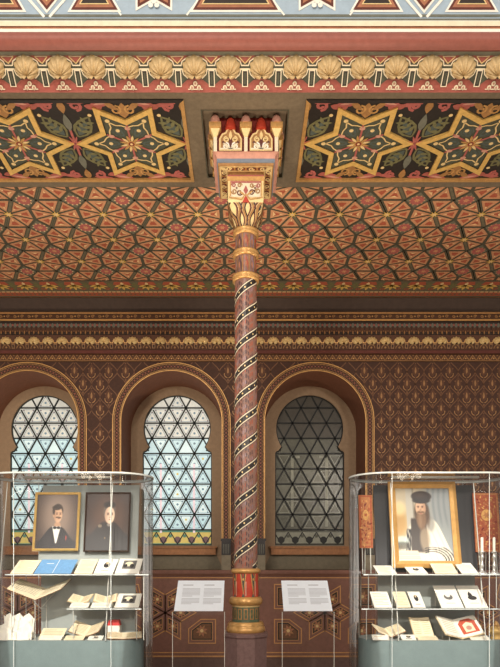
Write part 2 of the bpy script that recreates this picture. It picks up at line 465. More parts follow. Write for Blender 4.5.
trap(0, 46 * q, 0)
for s in (-1, 1):
    c = s * 81.5 * q
    R = 0.29
    star = [(c + (R if i % 2 == 0 else R * .58) * math.cos(PI * i / 6 + PI), .30 + (R if i % 2 == 0 else R * .58) * math.sin(PI * i / 6 + PI)) for i in range(12)]
    inset(b, star)
    b.star(fp, (c, .30), 6, 0.12, 0.07, 0.014, 'cream', 0)
    for k in (-1, 0, 1): b.disc(fp, (c + k * 0.024, 0.085 if k else 0.115), 0.02, 0.016, 'white_paint', 8)
    c2 = s * 141 * q; trap(c2, 27 * q, 0)
    c3 = s * 188.5 * q
    dm = [(c3, -0.0), (c3 + 0.13, .30), (c3, .60), (c3 - 0.13, .30)]
    dm = [(c3, 0.02), (c3 + 0.15, .16), (c3, .30), (c3 - 0.15, .16)]
    inset(b, [(c3, 0.03), (c3 + 0.12, .18), (c3, .33), (c3 - 0.12, .18)])
    b.disc(fp, (c3, .16), 0.03, 0.014, 'pink', 6)
    c4 = s * 236 * q; trap(c4, 27 * q, 0)
    for cc in (c2 - s * 36 * q * 0, c3):
        pass
    for k in (-1, 1):
        b.line(fp, [(c3 + k * .02, 0.0), (c3 + k * 0.185, .19), (c3 + k * .02, .38)], 0.02, 0.005, 'white_paint')
    for k in (-1, 1):
        b.line(fp, [(c + k * .26, 0.015), (c + k * 0.37, 0.16), (c + k * 0.25, .32)], 0.014, 0.005, 'white_paint')
struct(obj('wall_gallery', b), 'pale blue gallery parapet with inset star and bar panels', 'wall')

b = MB()
P = [(DP, wz(17.5, DP)), (4.66, wz(18.5, 4.66)), (4.655, wz(20.5, 4.655)), (4.65, wz(21, 4.65)), (4.64, wz(26, 4.64)), (4.65, wz(26.5, 4.65)), (4.65, wz(28.5, 4.65)), (4.62, wz(29, 4.62)), (4.62, wz(33, 4.62)), (4.66, wz(33.5, 4.66))]
extrude(b, P, XL, XR, ['sky_blue', 'grey_green', 'white_paint', 'cream', 'orange_brown', 'orange_brown', 'cream', 'white_paint', 'roll_red'])
zr0, zr1 = wz(33.5, 4.64), wz(46, 4.62)
rc, rr = (zr0 + zr1) / 2, (zr0 - zr1) / 2
prof = [(4.66 - 0.075 * math.sin(PI * i / 12), rc + rr * math.cos(PI * i / 12)) for i in range(13)]
b.grid([[(XL, d, z), (XR, d, z)] for d, z in prof], 'roll_red', True)
P = [(4.66, zr1), (4.645, wz(46.5, 4.645)), (4.645, wz(48, 4.645)), (4.67, wz(48.3, 4.67)), (4.67, wz(49.6, 4.67)), (4.675, wz(51.5, 4.675)), (4.70, wz(52.5, 4.70)), (4.73, wz(55.5, 4.73))]
extrude(b, P, XL, XR, ['deep_red', 'roll_red', 'deep_red', 'deep_red', 'roll_red', 'grey_green', 'grey_green'])
A = Vector((0, 4.73, wz(55.5, 4.73))); B = Vector((0, 4.90, wz(91.5, 4.90)))
L = (A - B).length
fc = Frame(B, (1, 0, 0), (A - B), (0, -1, -0.9))
fc.n = fc.u.cross(fc.v).normalized()
if fc.n.y > 0: fc.n = -fc.n
extrude(b, [(A.y, A.z), (B.y, B.z)], XL, XR, 'cove_red')
extrude(b, [(B.y, B.z), (4.895, wz(92.5, 4.895)), (4.895, ZS + 0.012), (4.905, ZS), (D1, ZS)], XL, XR, ['deep_red', 'cove_red', 'soffit_brown', 'soffit_brown'])
PXM = 4.82 / F; per = 33.4 * PXM; vy = L / 36.0       # px -> metres down the cove
def cv(x, y): return (x * PXM, (91.5 - y) * vy)
NSH = range(-18, 18)
for i in NSH:
    c = (i + 0.5) * per
    T = lambda x, y: (c + cv(x, y)[0], cv(x, y)[1])
    # dark ground beside and under the shell
    b.fill(fc, [T(-16.7, 63.5), T(-10, 60), T(-6, 56.5), T(6, 56.5), T(10, 60), T(16.7, 63.5), T(16.7, 86), T(12.6, 84), T(8, 79.8), T(0, 78.2), T(-8, 79.8), T(-12.6, 84), T(-16.7, 86)], 0.002, 'dark_green')
    # shaped pale lines
    for s in (-1, 1):
        b.line(fc, [T(s * 16.7, 65), T(s * 13.2, 65), T(s * 12, 61), T(s * 8.5, 58.4), T(s * 5, 56.4), T(0, 55.8)], 1.0 * PXM, 0.006, 'cream')
        b.line(fc, [T(s * 16.7, 68.6), T(s * 12, 68.6)], 1.1 * PXM, 0.006, 'cream')
        b.line(fc, [T(s * 12.6, 69), T(s * 11.2, 74), T(s * 7, 78)], 0.9 * PXM, 0.006, 'cream')
        b.line(fc, [T(s * 10.5, 56.2), T(s * 23, 56.2)], 0.9 * PXM, 0.006, 'cream')
        b.line(fc, [T(s * 10.5, 56.2), T(s * 16.7, 63.2)], 0.8 * PXM, 0.006, 'pale_gold')
        b.line(fc, [T(s * 13.2, 84.5), T(s * 8, 80), T(0, 78.3)], 0.8 * PXM, 0.006, 'roll_red')
    for k, (x, y) in enumerate(((0, 83.3), (-3.6, 87.3), (3.6, 87.3))):
        b.disc(fc, T(x, y), 2.2 * PXM, 0.006, 'cream', 8)
        b.disc(fc, T(x, y), 1.0 * PXM, 0.0075, 'pink', 6)
    b.line(fc, [T(-7.5, 89), T(7.5, 89)], 0.9 * PXM, 0.006, 'cream')
    # bracket between shells
    u0 = c + 16.7 * PXM
    for (hw, ya, yb, m, h) in ((3.0, 69.4, 86.6, 'cream', .008), (2.1, 70.6, 85.6, 'dado_black', .0095), (1.0, 72, 84, 'dark_green', .0105)):
        pts = [(u0 - hw * PXM, cv(0, yb)[1]), (u0 + hw * PXM, cv(0, yb)[1]), (u0 + hw * PXM, cv(0, ya)[1]), (u0 - hw * PXM, cv(0, ya)[1])]
        b.fill(fc, pts, h, m, t=0.007 if h < .009 else 0.0)
trim = struct(obj('trim_1', b), 'red and green cornice with gilded scallop shells below the gallery', 'cornice')
sh = shell_mesh('shell', 12.3 * PXM, 0.060, 'shell_gold')
tilt = math.atan2(0.17, A.z - B.z)
for i in NSH:
    p = fc.at((i + 0.5) * per, (91.5 - 66.8) * vy, 0.007)
    obj('shell', sh, trim, loc=p, rot=(tilt, 0, 0))

# ---------------------------------------------------------------- aisle ceiling
b = MB()
b.poly([(XL, D2 - 0.05, ZC), (XR, D2 - 0.05, ZC), (XR, 8.75, ZC), (XL, 8.75, ZC)], 'ceil_ground')
fa = Frame((0, 0, ZC), (1, 0, 0), (0, 1, 0), (0, 0, -1))
a_, b_, r0 = 0.528, 0.515, 6.645
YC = 8.185
def clip_y(pts, lo, hi):
    for (lim, sg) in ((lo, 1), (hi, -1)):
        out = []
        for i in range(len(pts)):
            p, r = pts[i - 1], pts[i]
            ip, ir = sg * (p[1] - lim) >= 0, sg * (r[1] - lim) >= 0
            if ip != ir:
                t = (lim - p[1]) / (r[1] - p[1]); out.append((p[0] + t * (r[0] - p[0]), lim))
            if ir: out.append(r)
        pts = out
        if len(pts) < 3: return None
    return pts
def cfill(pts, h, m):
    p = clip_y(pts, 6.17, YC)
    if p: b.fill(fa, p, h, m)
def cbar(p, q, w, h, m):
    d = Vector((q[0] - p[0], q[1] - p[1])); n = Vector((-d.y, d.x)).normalized() * w / 2
    cfill([(p[0] + n.x, p[1] + n.y), (q[0] + n.x, q[1] + n.y), (q[0] - n.x, q[1] - n.y), (p[0] - n.x, p[1] - n.y)], h, m)
OCT = [(.25, .5), (.5, .2), (.5, -.2), (.25, -.5), (-.25, -.5), (-.5, -.2), (-.5, .2), (-.25, .5)]
NX = 9
for i in range(-NX, NX + 1):
    for k in range(-1, 4):
        cx, cy = i * a_, r0 + k * b_
        mir = -1 if i < 0 else 1
        W = [(cx + u * a_, cy + v * b_) for u, v in OCT]
        for j in range(8):
            p, q_ = W[j], W[(j + 1) % 8]
            gx, gy = (cx + p[0] + q_[0]) / 3, (cy + p[1] + q_[1]) / 3
            S = lambda f: [(gx + (x - gx) * f, gy + (y - gy) * f) for x, y in ((cx, cy), p, q_)]
            cfill(S(0.80), 0.001, 'ceil_salmon')
            T3 = S(0.34); cfill(T3, 0.002, 'ceil_red')
            mx, my = (p[0] + q_[0]) / 2, (p[1] + q_[1]) / 2
            fx, fy = gx + (mx - gx) * .45, gy + (my - gy) * .45
            dx, dy = (mx - cx), (my - cy); l = math.hypot(dx, dy); tx, ty = -dy / l, dx / l
            cfill([(fx + tx * .045, fy + ty * .045), (fx - tx * .045, fy - ty * .045), (fx - dx / l * .03, fy - dy / l * .03)], 0.003, 'ceil_cream' if (i + j + k) % 3 == 0 else 'ceil_red')
            cfill([(gx - dx / l * .035 + tx * .012, gy - dy / l * .035 + ty * .012), (gx - dx / l * .035 - tx * .012, gy - dy / l * .035 - ty * .012), (gx - dx / l * .08, gy - dy / l * .08)], 0.003, 'ceil_cream')
        # double strap through the centre
        p, q_ = ((W[0], W[4]) if mir > 0 else (W[7], W[3]))
        cbar(p, q_, 0.052, 0.003, 'ceil_ground')
        d = Vector((q_[0] - p[0], q_[1] - p[1])).normalized(); n = Vector((-d.y, d.x)) * 0.02
        for s in (-1, 1):
            cbar((p[0] + s * n.x, p[1] + s * n.y), (q_[0] + s * n.x, q_[1] + s * n.y), 0.012, 0.004, 'ceil_bar')
        for j in range(8):
            cbar((cx, cy), W[j], 0.013, 0.0026 + .0001 * j, 'ceil_bar')
            if j not in (3, 5): cbar(W[j], W[(j + 1) % 8], 0.040 if j == 1 else 0.024, 0.0036 + .0001 * j, 'ceil_bar')
            if j in (0, 3, 4, 7) and 6.2 < W[j][1] < YC - .02: b.disc(fa, W[j], 0.013, 0.006, 'ceil_cream', 6)
        if 6.2 < cy < YC - .05:
            b.star(fa, (cx, cy), 8, 0.062, 0.026, 0.007, 'ceil_yellow'); b.disc(fa, (cx, cy), 0.02, 0.008, 'ceil_cream', 8)
        # lozenge at the half cell
        ex, ey = cx + a_ / 2, cy + b_ / 2
        for f, m, h in ((.97, 'ceil_bar', .0045), (.88, 'diamond_grey', .005)):
            cfill([(ex + .25 * a_ * f, ey), (ex, ey + .3 * b_ * f), (ex - .25 * a_ * f, ey), (ex, ey - .3 * b_ * f)], h, m)
        cfill([(ex + .075 * math.cos(PI * t / 6), ey + .075 * math.sin(PI * t / 6)) for t in range(12)], 0.006, 'rose')
        if 6.3 < ey < YC - .1:
            for t in range(10):
                an = 2 * PI * t / 10
                b.disc(fa, (ex + .078 * math.cos(an), ey + .078 * math.sin(an)), 0.011, 0.007, 'ceil_cream' if i < 0 else 'ceil_salmon', 6)  # dots left of the column are paler: stronger light put into the colour
            b.star(fa, (ex, ey), 6, 0.04, 0.02, 0.007, 'ceil_salmon')
# border of lotus flowers before the wall
rect(fa, XL, XR, YC, YC + 0.03, 0.003, 'ceil_bar')
rect(fa, XL, XR, YC + .03, 8.52, 0.002, 'ceil_ground')
fs_ = 0.343
for i in range(-15, 16):
    c = i * fs_
    b.fill(fa, [(c - .10, 8.23), (c + .10, 8.23), (c + .13, 8.32), (c, 8.36), (c - .13, 8.32)], 0.003, 'ceil_red')
    for an, l in ((PI / 2, .16), (PI / 2 + .6, .15), (PI / 2 - .6, .15), (PI / 2 + 1.15, .14), (PI / 2 - 1.15, .14)):
        b.leaf(fa, (c, 8.48 - .16), an - 0, l, 0.05, 0.005, 'ceil_yellow')
    b.leaf(fa, (c, 8.32), -PI / 2, 0.08, 0.05, 0.005, 'ceil_cream')
    b.leaf(fa, (c + fs_ / 2, 8.25), PI / 2, 0.2, 0.09, 0.004, 'palm_green')
    for s in (-1, 1): b.scroll(fa, (c + fs_ / 2 + s * .06, 8.44), 0.04, 0.004, 'ceil_red', 0.014, s)
rect(fa, XL, XR, 8.52, 8.55, 0.003, 'ceil_cream')
rect(fa, XL, XR, 8.55, 8.66, 0.003, 'ceil_red')
rect(fa, XL, XR, 8.70, 8.72, 0.003, 'ceil_salmon')
for i in range(-78, 79):
    b.star(fa, (i * .066, 8.605), 4, 0.032, 0.014, 0.004, 'ceil_ground')
    b.disc(fa, (i * .066, 8.535), 0.014, 0.004, 'ceil_bar', 4)
struct(obj('ceiling', b), 'aisle ceiling painted with salmon octagons and dark straps', 'ceiling')

# ---------------------------------------------------------------- back wall with three arched openings
WC = [-3.25, -1.10, 1.05]; HW = 0.75; ZA = 3.70; ZB = 1.475
def inside_arch(x, z, r):
    for c in WC:
        if abs(x - c) < r and (z < ZA or (x - c) ** 2 + (z - ZA) ** 2 < r * r): return True
    return False
b = MB()
zt = 5.5
segs = []; xprev = XL
for c in WC:
    b.poly([(xprev, DW, ZB), (c - HW, DW, ZB), (c - HW, DW, zt), (xprev, DW, zt)], 'wall_dark')
    n = 32
    for i in range(n):
        t0, t1 = PI - PI * i / n, PI - PI * (i + 1) / n
        p, q_ = (c + HW * math.cos(t0), ZA + HW * math.sin(t0)), (c + HW * math.cos(t1), ZA + HW * math.sin(t1))
        b.poly([(p[0], DW, p[1]), (q_[0], DW, q_[1]), (q_[0], DW, zt), (p[0], DW, zt)], 'wall_dark')
    xprev = c + HW
b.poly([(xprev, DW, ZB), (XR, DW, ZB), (XR, DW, zt), (xprev, DW, zt)], 'wall_dark')
# reveals
for c in WC:
    out = [(c - HW, ZB)] + [(c + HW * math.cos(PI - PI * i / 40), ZA + HW * math.sin(PI - PI * i / 40)) for i in range(41)] + [(c + HW, ZB)]
    b.grid([[(x, DW, z) for x, z in out], [(x, DG + .02, z) for x, z in out]], 'reveal_red', True)
    b.poly([(c - HW, DW, ZB), (c + HW, DW, ZB), (c + HW, DG + .02, ZB), (c - HW, DG + .02, ZB)], 'stone_grey')
# diaper pattern
fw = Frame((0, DW, 0), (1, 0, 0), (0, 0, 1), (0, -1, 0))
cw, ch = 0.255, 0.375; ZTOP = 4.60
def wline(pts, w, m, h=0.002):
    run = []
    for p in pts + [None]:
        ok = p is not None and not inside_arch(p[0], p[1], 0.87) and 1.5 < p[1] < ZTOP
        if ok: run.append(p)
        else:
            if len(run) > 1: b.line(fw, run, w, h, m)
            run = []
nxw = int(XR / cw) + 1
for i in range(-nxw, nxw):
    for k in range(-1, 10):
        for off in (0, 1):
            cx = (i + 0.5 * off) * cw; cz = ZTOP - 0.16 - (k + 0.5 * off) * ch
            for s in (-1, 1):               # ogee sides
                pts = [(cx + s * cw / 2 * (0.5 - 0.5 * math.cos(PI * t / 8)), cz + ch / 2 * (1 - t / 8)) for t in range(9)]
                wline(pts, 0.013, 'wall_line')
            if inside_arch(cx, cz, 0.93) or inside_arch(cx - .06, cz - .08, 0.9) or inside_arch(cx + .06, cz - .08, .9) or not (1.62 < cz < ZTOP - .1): continue
            b.leaf(fw, (cx, cz - .07), PI / 2, 0.19, 0.10, 0.002, 'wall_brown')
            b.leaf(fw, (cx, cz - .03), PI / 2, 0.10, 0.030, 0.004, 'wall_gold')
            for s in (-1, 1):
                b.line(fw, arc((cx, cz - .035), 0.055, PI / 2 + s * PI * .95, PI / 2 + s * PI * .42, 5), 0.013, 0.004, 'wall_gold')
                b.disc(fw, (cx + s * .045, cz + .045), 0.013, 0.004, 'wall_line', 6)
            b.disc(fw, (cx, cz + .125), 0.012, 0.004, 'wall_line', 5)
            b.leaf(fw, (cx, cz - .10), -PI / 2, 0.05, 0.03, 0.003, 'wall_line')
wb = struct(obj('wall_back', b), 'dark brown wall with gilded diaper pattern', 'wall')
b = MB()
b.box(XL, XR, DG + 0.3, DG + 0.4, 0.0, 5.6, 'stone_grey')
struct(obj('wall_outer', b), 'masonry behind the windows', 'wall')

# cornice above the diaper
b = MB()
P = [(8.74, ZC), (8.70, ZC - 0.015), (8.72, ZC - .05), (8.80, wz(311.5, 8.80)), (8.76, wz(312, 8.76)), (8.76, wz(314, 8.76)), (8.79, wz(314.5, 8.79)), (8.79, wz(318.5, 8.79)), (8.77, wz(319, 8.77)), (8.77, wz(320.8, 8.77)), (8.84, wz(321.5, 8.84)), (8.85, wz(334.5, 8.85)), (8.82, wz(335, 8.82)), (8.87, wz(350, 8.87)), (8.81, wz(350.3, 8.81)), (8.81, wz(353.2, 8.81)), (8.88, wz(353.8, 8.88)), (8.88, 4.60), (8.9, 4.60)]
extrude(b, P, XL, XR, ['cornice_dark', 'cornice_dark', 'cornice_dark', 'cornice_dark', 'gold_dull', 'cornice_dark', 'wall_brown', 'cornice_dark', 'gold', 'cornice_dark', 'cornice_dark', 'cornice_dark', 'wall_brown', 'maroon', 'maroon', 'maroon', 'wall_brown', 'wall_brown'])
f1 = Frame((0, 8.785, wz(316.5, 8.79)), (1, 0, 0), (0, 0, 1), (0, -1, 0))
f2 = Frame((0, 8.838, wz(328, 8.845)), (1, 0, 0), (0, 0, 1), (0, -1, 0))
f3 = Frame((0, 8.87, wz(350, 8.87)), (1, 0, 0), (0, -0.05, .224), (0, -1, -.2))
f4 = Frame((0, 8.878, (wz(353.8, 8.88) + 4.60) / 2), (1, 0, 0), (0, 0, 1), (0, -1, 0))
pp = 0.209
for i in range(-26, 27):
    c = i * pp
    for s in (-.25, .25):
        b.scroll(f1, (c + s * pp, 0), 0.024, 0.002, 'gold_dull', 0.011, 1 if s > 0 else -1)
    b.disc(f1, (c, 0), 0.012, 0.002, 'gold', 6)
    for s in (-.33, 0, .33):
        u = c + s * pp
        b.leaf(f2, (u, -.09), PI / 2, 0.16, 0.055, 0.002, 'wall_brown'); b.leaf(f2, (u, 0), PI / 2, 0.075, 0.05, 0.003, 'grey_green')
        b.disc(f2, (u + pp / 6, -.05), 0.014, 0.003, 'wall_line', 6); b.disc(f2, (u + pp / 6, .04), 0.018, 0.003, 'cove_red', 6)
        b.leaf(f2, (u, -.10), PI / 2, 0.06, 0.02, 0.004, 'gold_dull')
    # frieze: little brackets and arcs
    b.line(f3, [(c - pp / 2, 0.10), (c - .085, 0.10), (c - .075, .14)], 0.012, 0.004, 'gold')
    b.line(f3, [(c + pp / 2, 0.10), (c + .085, 0.10), (c + .075, .14)], 0.012, 0.004, 'gold')
    for hw, y0_, y1_, m, h in ((.022, .02, .085, 'wall_gold', .008), (.013, .032, .074, 'wall_dark', .010)):
        b.fill(f3, [(c + pp / 2 - hw, y0_), (c + pp / 2 + hw, y0_), (c + pp / 2 + hw, y1_), (c + pp / 2 - hw, y1_)], h, m, t=.006)
    b.line(f3, arc((c, .02), 0.055, PI, 0, 6), 0.010, 0.004, 'gold_dull')
    b.disc(f3, (c, .035), 0.016, 0.005, 'gold_dull', 6)
    for s in (-.25, .25):
        u = c + s * pp
        b.line(f4, [(u - .045, -.04), (u, .03), (u + .045, -.04)], 0.012, 0.002, 'gold_dull')
        b.disc(f4, (u, -.02), 0.013, 0.002, 'gold', 6); b.disc(f4, (u + pp / 4, .025), 0.011, 0.002, 'wall_gold', 6)
b.line(f4, [(XL, -.055), (XR, -.055)], 0.009, 0.003, 'gold_dull'); b.line(f4, [(XL, .05), (XR, .05)], 0.007, 0.003, 'gold_dull')
trim2 = struct(obj('trim_2', b), 'dark wall cornice with a row of small gilded shells', 'cornice')
sh2 = shell_mesh('shell', 0.080, 0.045, 'pale_gold')
for i in range(-22, 23):
    obj('shell', sh2, trim2, loc=f3.at(i * pp, .135, .003))

# ---------------------------------------------------------------- windows
GZ = 3.762; GR = 0.545; RH = 0.561; RT = 3.405; NZ = 3.47; GB = 1.874
def horseshoe(n=40, grow=0.0):
    R = GR + grow; hw = RH + grow
    a0 = math.asin((NZ - GZ) / R)
    pts = [(R * math.cos(a0 + (PI - 2 * a0) * i / n), GZ + R * math.sin(a0 + (PI - 2 * a0) * i / n)) for i in range(n + 1)]
    cr = 0.05
    lft = [(-hw + cr - cr * math.sin(PI / 2 * i / 4), RT - cr + cr * math.cos(PI / 2 * i / 4)) for i in range(5)]
    low = [(-hw, GB - grow), (hw, GB - grow)]
    rgt = [(-x, z) for x, z in lft[::-1]]
    return pts + lft + low + rgt          # starts at the right notch, goes over the top
def clip_convex(poly, clip):
    area = sum(clip[i - 1][0] * clip[i][1] - clip[i][0] * clip[i - 1][1] for i in range(len(clip)))
    sg = 1 if area > 0 else -1
    for i in range(len(clip)):
        a, c = clip[i - 1], clip[i]; out = []
        f = lambda p: sg * ((c[0] - a[0]) * (p[1] - a[1]) - (c[1] - a[1]) * (p[0] - a[0]))
        for j in range(len(poly)):
            p, q_ = poly[j - 1], poly[j]; fp_, fq = f(p), f(q_)
            if (fp_ >= 0) != (fq >= 0):
                t = fp_ / (fp_ - fq); out.append((p[0] + t * (q_[0] - p[0]), p[1] + t * (q_[1] - p[1])))
            if fq >= 0: out.append(q_)
        poly = out
        if len(poly) < 3: return None
    return poly
def make_window(idx, c, dark):
    root = empty('window_%d' % idx, (c, DG, 0))
    struct(root, ['tall horseshoe window of pale stained glass behind the left display case', 'tall horseshoe window of pale blue stained glass left of the column', 'unlit dark horseshoe window right of the column'][idx - 1], 'window')
    fr = Frame((0, 0, 0), (1, 0, 0), (0, 0, 1), (0, -1, 0))
    H = horseshoe()
    # tan surround
    m = MB(); cen = (0, 3.44)
    outl = []
    for (x, z) in H:
        dx, dz = x - cen[0], z - cen[1]; best = 1e9
        if abs(dx) > 1e-6:
            t = HW / abs(dx)
            if cen[1] + t * dz < ZA: best = min(best, t)
        if dz < 0: best = min(best, (1.48 - cen[1]) / dz)
        A_ = dx * dx + dz * dz; B_ = 2 * dz * (cen[1] - ZA); C_ = (cen[1] - ZA) ** 2 - HW ** 2
        D_ = B_ * B_ - 4 * A_ * C_
        if D_ > 0:
            t = (-B_ + math.sqrt(D_)) / (2 * A_)
            if cen[1] + t * dz >= ZA: best = min(best, t)
        outl.append((cen[0] + dx * best, cen[1] + dz * best))
    # make sure the lower corners are included
    n = len(H)
    for i in range(n):
        j = (i + 1) % n
        if abs(H[i][1] - GB) < 1e-6 and abs(H[j][1] - GB) < 1e-6:
            m.poly([fr.at(*H[i]), fr.at(*H[j]), fr.at(HW, 1.48), fr.at(-HW, 1.48)], 'stone_grey'); continue
        if abs(H[j][1] - GB) < 1e-6: m.poly([fr.at(*H[i]), fr.at(*H[j]), fr.at(-HW, 1.48), fr.at(-HW, outl[i][1])], 'surround_tan')
        elif abs(H[i][1] - GB) < 1e-6: m.poly([fr.at(*H[i]), fr.at(*H[j]), fr.at(HW, outl[j][1]), fr.at(HW, 1.48)], 'surround_tan')
        else: m.poly([fr.at(*H[i]), fr.at(*H[j]), fr.at(*outl[j]), fr.at(*outl[i])], 'surround_tan')
        m.poly([fr.at(*H[i]), fr.at(*H[j]), fr.at(*H[j], -0.07), fr.at(*H[i], -0.07)], 'surround_tan')
    obj('surround', m, root)
    # glass
    g = MB()
    s_, th = 0.276, 0.2480
    circ = [(GR * math.cos(2 * PI * i / 48), GZ + GR * math.sin(2 * PI * i / 48)) for i in range(48)]
    circ = clip_y(circ, NZ, 9.0)
    rec = [(-RH, GB + .25), (RH, GB + .25), (RH, RT - .02), (RH - .03, RT), (-RH + .03, RT), (-RH, RT - .02)]
    mid = [(-.46, RT), (.46, RT), (.47, NZ), (-.47, NZ)]
    zbase = GB + 0.25
    for r in range(-1, 11):
        z0 = zbase + r * th; z1 = z0 + th
        for k in range(-6, 7):
            x = k * s_ + (s_ / 2 if r % 2 else 0)
            for up in (0, 1):
                T3 = [(x - s_ / 2, z0), (x + s_ / 2, z0), (x, z1)] if up else [(x + s_ / 2, z0), (x + s_, z1), (x, z1)]
                tm = z0 + th * .5
                if dark: mm = 'dim_top' if tm > 3.55 else ('dim_pane_light' if (k * 3 + r * 5 + up) % 4 == 0 else 'dim_pane')
                else: mm = 'pane_cream' if tm > 3.62 else ('pane_pale' if (k + r + up) % 3 == 0 else 'pane_blue')
                for cl in (circ, rec, mid):
                    p = clip_convex(T3, cl)
                    if p: g.fill(fr, p, -0.05, mm)
                gx, gz = sum(p[0] for p in T3) / 3, sum(p[1] for p in T3) / 3
                okc = (gx ** 2 + (gz - GZ) ** 2 < (GR - .07) ** 2 and gz > NZ) or (abs(gx) < RH - .07 and zbase + .05 < gz < RT - .03)
                if okc:
                    if not dark:
                        g.disc(fr, (gx, gz), 0.02, -0.048, 'pane_yellow' if (k * 2 + r * 3 + up) % 7 == 0 and gz < 3.5 else 'pane_dot', 6)
                        g.line(fr, [(gx + (p[0] - gx) * .66, gz + (p[1] - gz) * .66) for p in T3], .007, -.0485, 'pane_dot', closed=True)
                        for e in range(3):
                            vx, vz = T3[e]; q_ = (gx + (vx - gx) * .55, gz + (vz - gz) * .55)
                            g.disc(fr, q_, 0.012, -0.048, 'pane_dot' if gz < 3.55 else 'pane_plum', 5)
                    elif gz < 3.3: g.line(fr, [(gx + (p[0] - gx) * .6, gz + (p[1] - gz) * .6) for p in T3], .008, -.0485, 'dim_pale' if (k * 2 + r) % 3 == 0 else 'dim_pane_light', closed=True)
    # scalloped border
    A_ = ('pane_green', 'pane_yellow', 'pane_plum') if not dark else ('dim_pane', 'dim_pale', 'leading_dark')
    g.fill(fr, [(-RH, GB), (RH, GB), (RH, GB + .25), (-RH, GB + .25)], -0.05, A_[1])
    g.fill(fr, [(-RH, GB + .21), (RH, GB + .21), (RH, GB + .26), (-RH, GB + .26)], -0.049, A_[0])
    g.fill(fr, [(-RH, GB), (RH, GB), (RH, GB + .03), (-RH, GB + .03)], -0.049, A_[0])
    for k in range(-2, 3):
        cx = k * 0.23
        g.disc(fr, (cx, GB + .085), .058, -.0485, A_[2], 10)
        g.line(fr, [(cx - .115, GB + .21), (cx, GB + .02), (cx + .115, GB + .21)], 0.018, -0.047, 'leading_dark' if dark else 'leading')
        g.disc(fr, (cx + .115, GB + .15), .03, -.0484, 'dim_pane' if dark else 'pane_green', 6)
    if dark:
        for x in (-.28, .28): g.fill(fr, [(x - .022, GB + .3), (x + .022, GB + .3), (x + .022, 3.33), (x - .022, 3.33)], -0.047, 'dim_pale')
        g.fill(fr, [(-.28, 3.29), (-.16, 3.29), (-.16, 3.33), (-.28, 3.33)], -0.047, 'dim_pale'); g.fill(fr, [(.28, 3.29), (.16, 3.29), (.16, 3.33), (.28, 3.33)], -0.047, 'dim_pale')
    else:
        for x in (-.27, .27): g.fill(fr, [(x - .018, GB + .2), (x + .018, GB + .2), (x + .018, 3.2), (x - .018, 3.2)], -0.047, 'pane_pink')
    obj('pane', g, root)
    # leading
    l = MB(); lm = 'leading_dark' if dark else 'leading'
    def inside(x, z):
        return (x * x + (z - GZ) ** 2 < GR * GR and z > NZ - .01) or (abs(x) < RH and GB < z < RT) or (abs(x) < .47 and RT <= z <= NZ)
    def seg(p, q_, w):
        N = 60; run = None
        for i in range(N + 2):
            t = i / N; x, z = p[0] + (q_[0] - p[0]) * t, p[1] + (q_[1] - p[1]) * t
            ok = i <= N and inside(x, z)
            if ok and run is None: run = (x, z)
            if ok: last = (x, z)
            if not ok and run is not None:
                if abs(run[0] - last[0]) + abs(run[1] - last[1]) > .02: l.line(fr, [run, last], w * 1.12, -0.034, lm, t=0.014)
                run = None
    for r in range(0, 10): seg((-.6, zbase + r * th), (.6, zbase + r * th), 0.02)
    sl = th / (s_ / 2)
    for k in range(-14, 15):
        x0 = k * s_ - s_ / 2
        seg((x0, zbase), (x0 + 2.6 / sl, zbase + 2.6), 0.021); seg((x0, zbase), (x0 - 2.6 / sl, zbase + 2.6), 0.021)
    l.line(fr, H, 0.03, -0.03, lm, closed=True, t=0.02)
    obj('leading', l, root)
    # sill board
    sm = MB(); sm.box(-.63, .63, -0.09, -0.005, 1.715, 1.845, 'sill_wood'); sm.box(-.65, .65, -0.11, -0.005, 1.82, 1.85, 'sill_wood')
    obj('window_sill', sm, root)
    # gilded border round the arch, on the wall face
    a = MB(); fb = Frame((0, DW - DG, 0), (1, 0, 0), (0, 0, 1), (0, -1, 0)); zb = 1.94
    def U(r): return [(-r, zb)] + [(r * math.cos(PI - PI * i / 40), ZA + r * math.sin(PI - PI * i / 40)) for i in range(41)] + [(r, zb)]
    o, n_ = U(.885), U(.752)
    for i in range(len(o) - 1):
        a.fill(fb, [o[i], o[i + 1], n_[i + 1], n_[i]], 0.006, 'wall_dark')
        a.poly([fb.at(*o[i], 0.006), fb.at(*o[i + 1], 0.006), fb.at(*o[i + 1], 0), fb.at(*o[i], 0)], 'wall_dark')
    for r, w in ((.878, .013), (.856, .005), (.777, .005), (.758, .014)): a.line(fb, U(r), w, 0.010, 'gold', t=.004)
    # zigzag and dots inside the band
    path = []
    def along(s, off):
        leg = ZA - zb; r = .817 + off
        if s < leg: return (-r, zb + s)
        s -= leg; al = PI * .817
        if s < al: return (r * math.cos(PI - s / .817), ZA + r * math.sin(PI - s / .817))
        return (r, ZA - (s - al))
    tot = 2 * (ZA - zb) + PI * .817; N = int(tot / 0.05)
    z1 = [along(tot * i / N, .028 if i % 2 else -.028) for i in range(N + 1)]; z2 = [along(tot * i / N, -.028 if i % 2 else .028) for i in range(N + 1)]
    a.line(fb, z1, 0.009, 0.009, 'wall_line'); a.line(fb, z2, 0.009, 0.009, 'wall_line')
    for i in range(N):
        a.disc(fb, along(tot * (i + .5) / N, 0), 0.010, 0.0095, 'cove_red', 4)
    for s in (-1, 1):
        a.box(s * .817 - .068, s * .817 + .068, DW - DG - 0.03, DW - DG, 1.70, 1.93, 'block_black')
        for k in (-.04, -.013, .013, .04): a.box(s * .817 + k - .004, s * .817 + k + .004, DW - DG - 0.033, DW - DG - 0.03, 1.72, 1.86, 'grey_green')
        a.box(s * .817 - .078, s * .817 + .078, DW - DG - 0.038, DW - DG, 1.905, 1.945, 'block_black')
        a.box(s * .817 - .07, s * .817 + .07, DW - DG - 0.02, DW - DG, 1.476, 1.70, 'stone_grey')
    obj('arch_border', a, root)
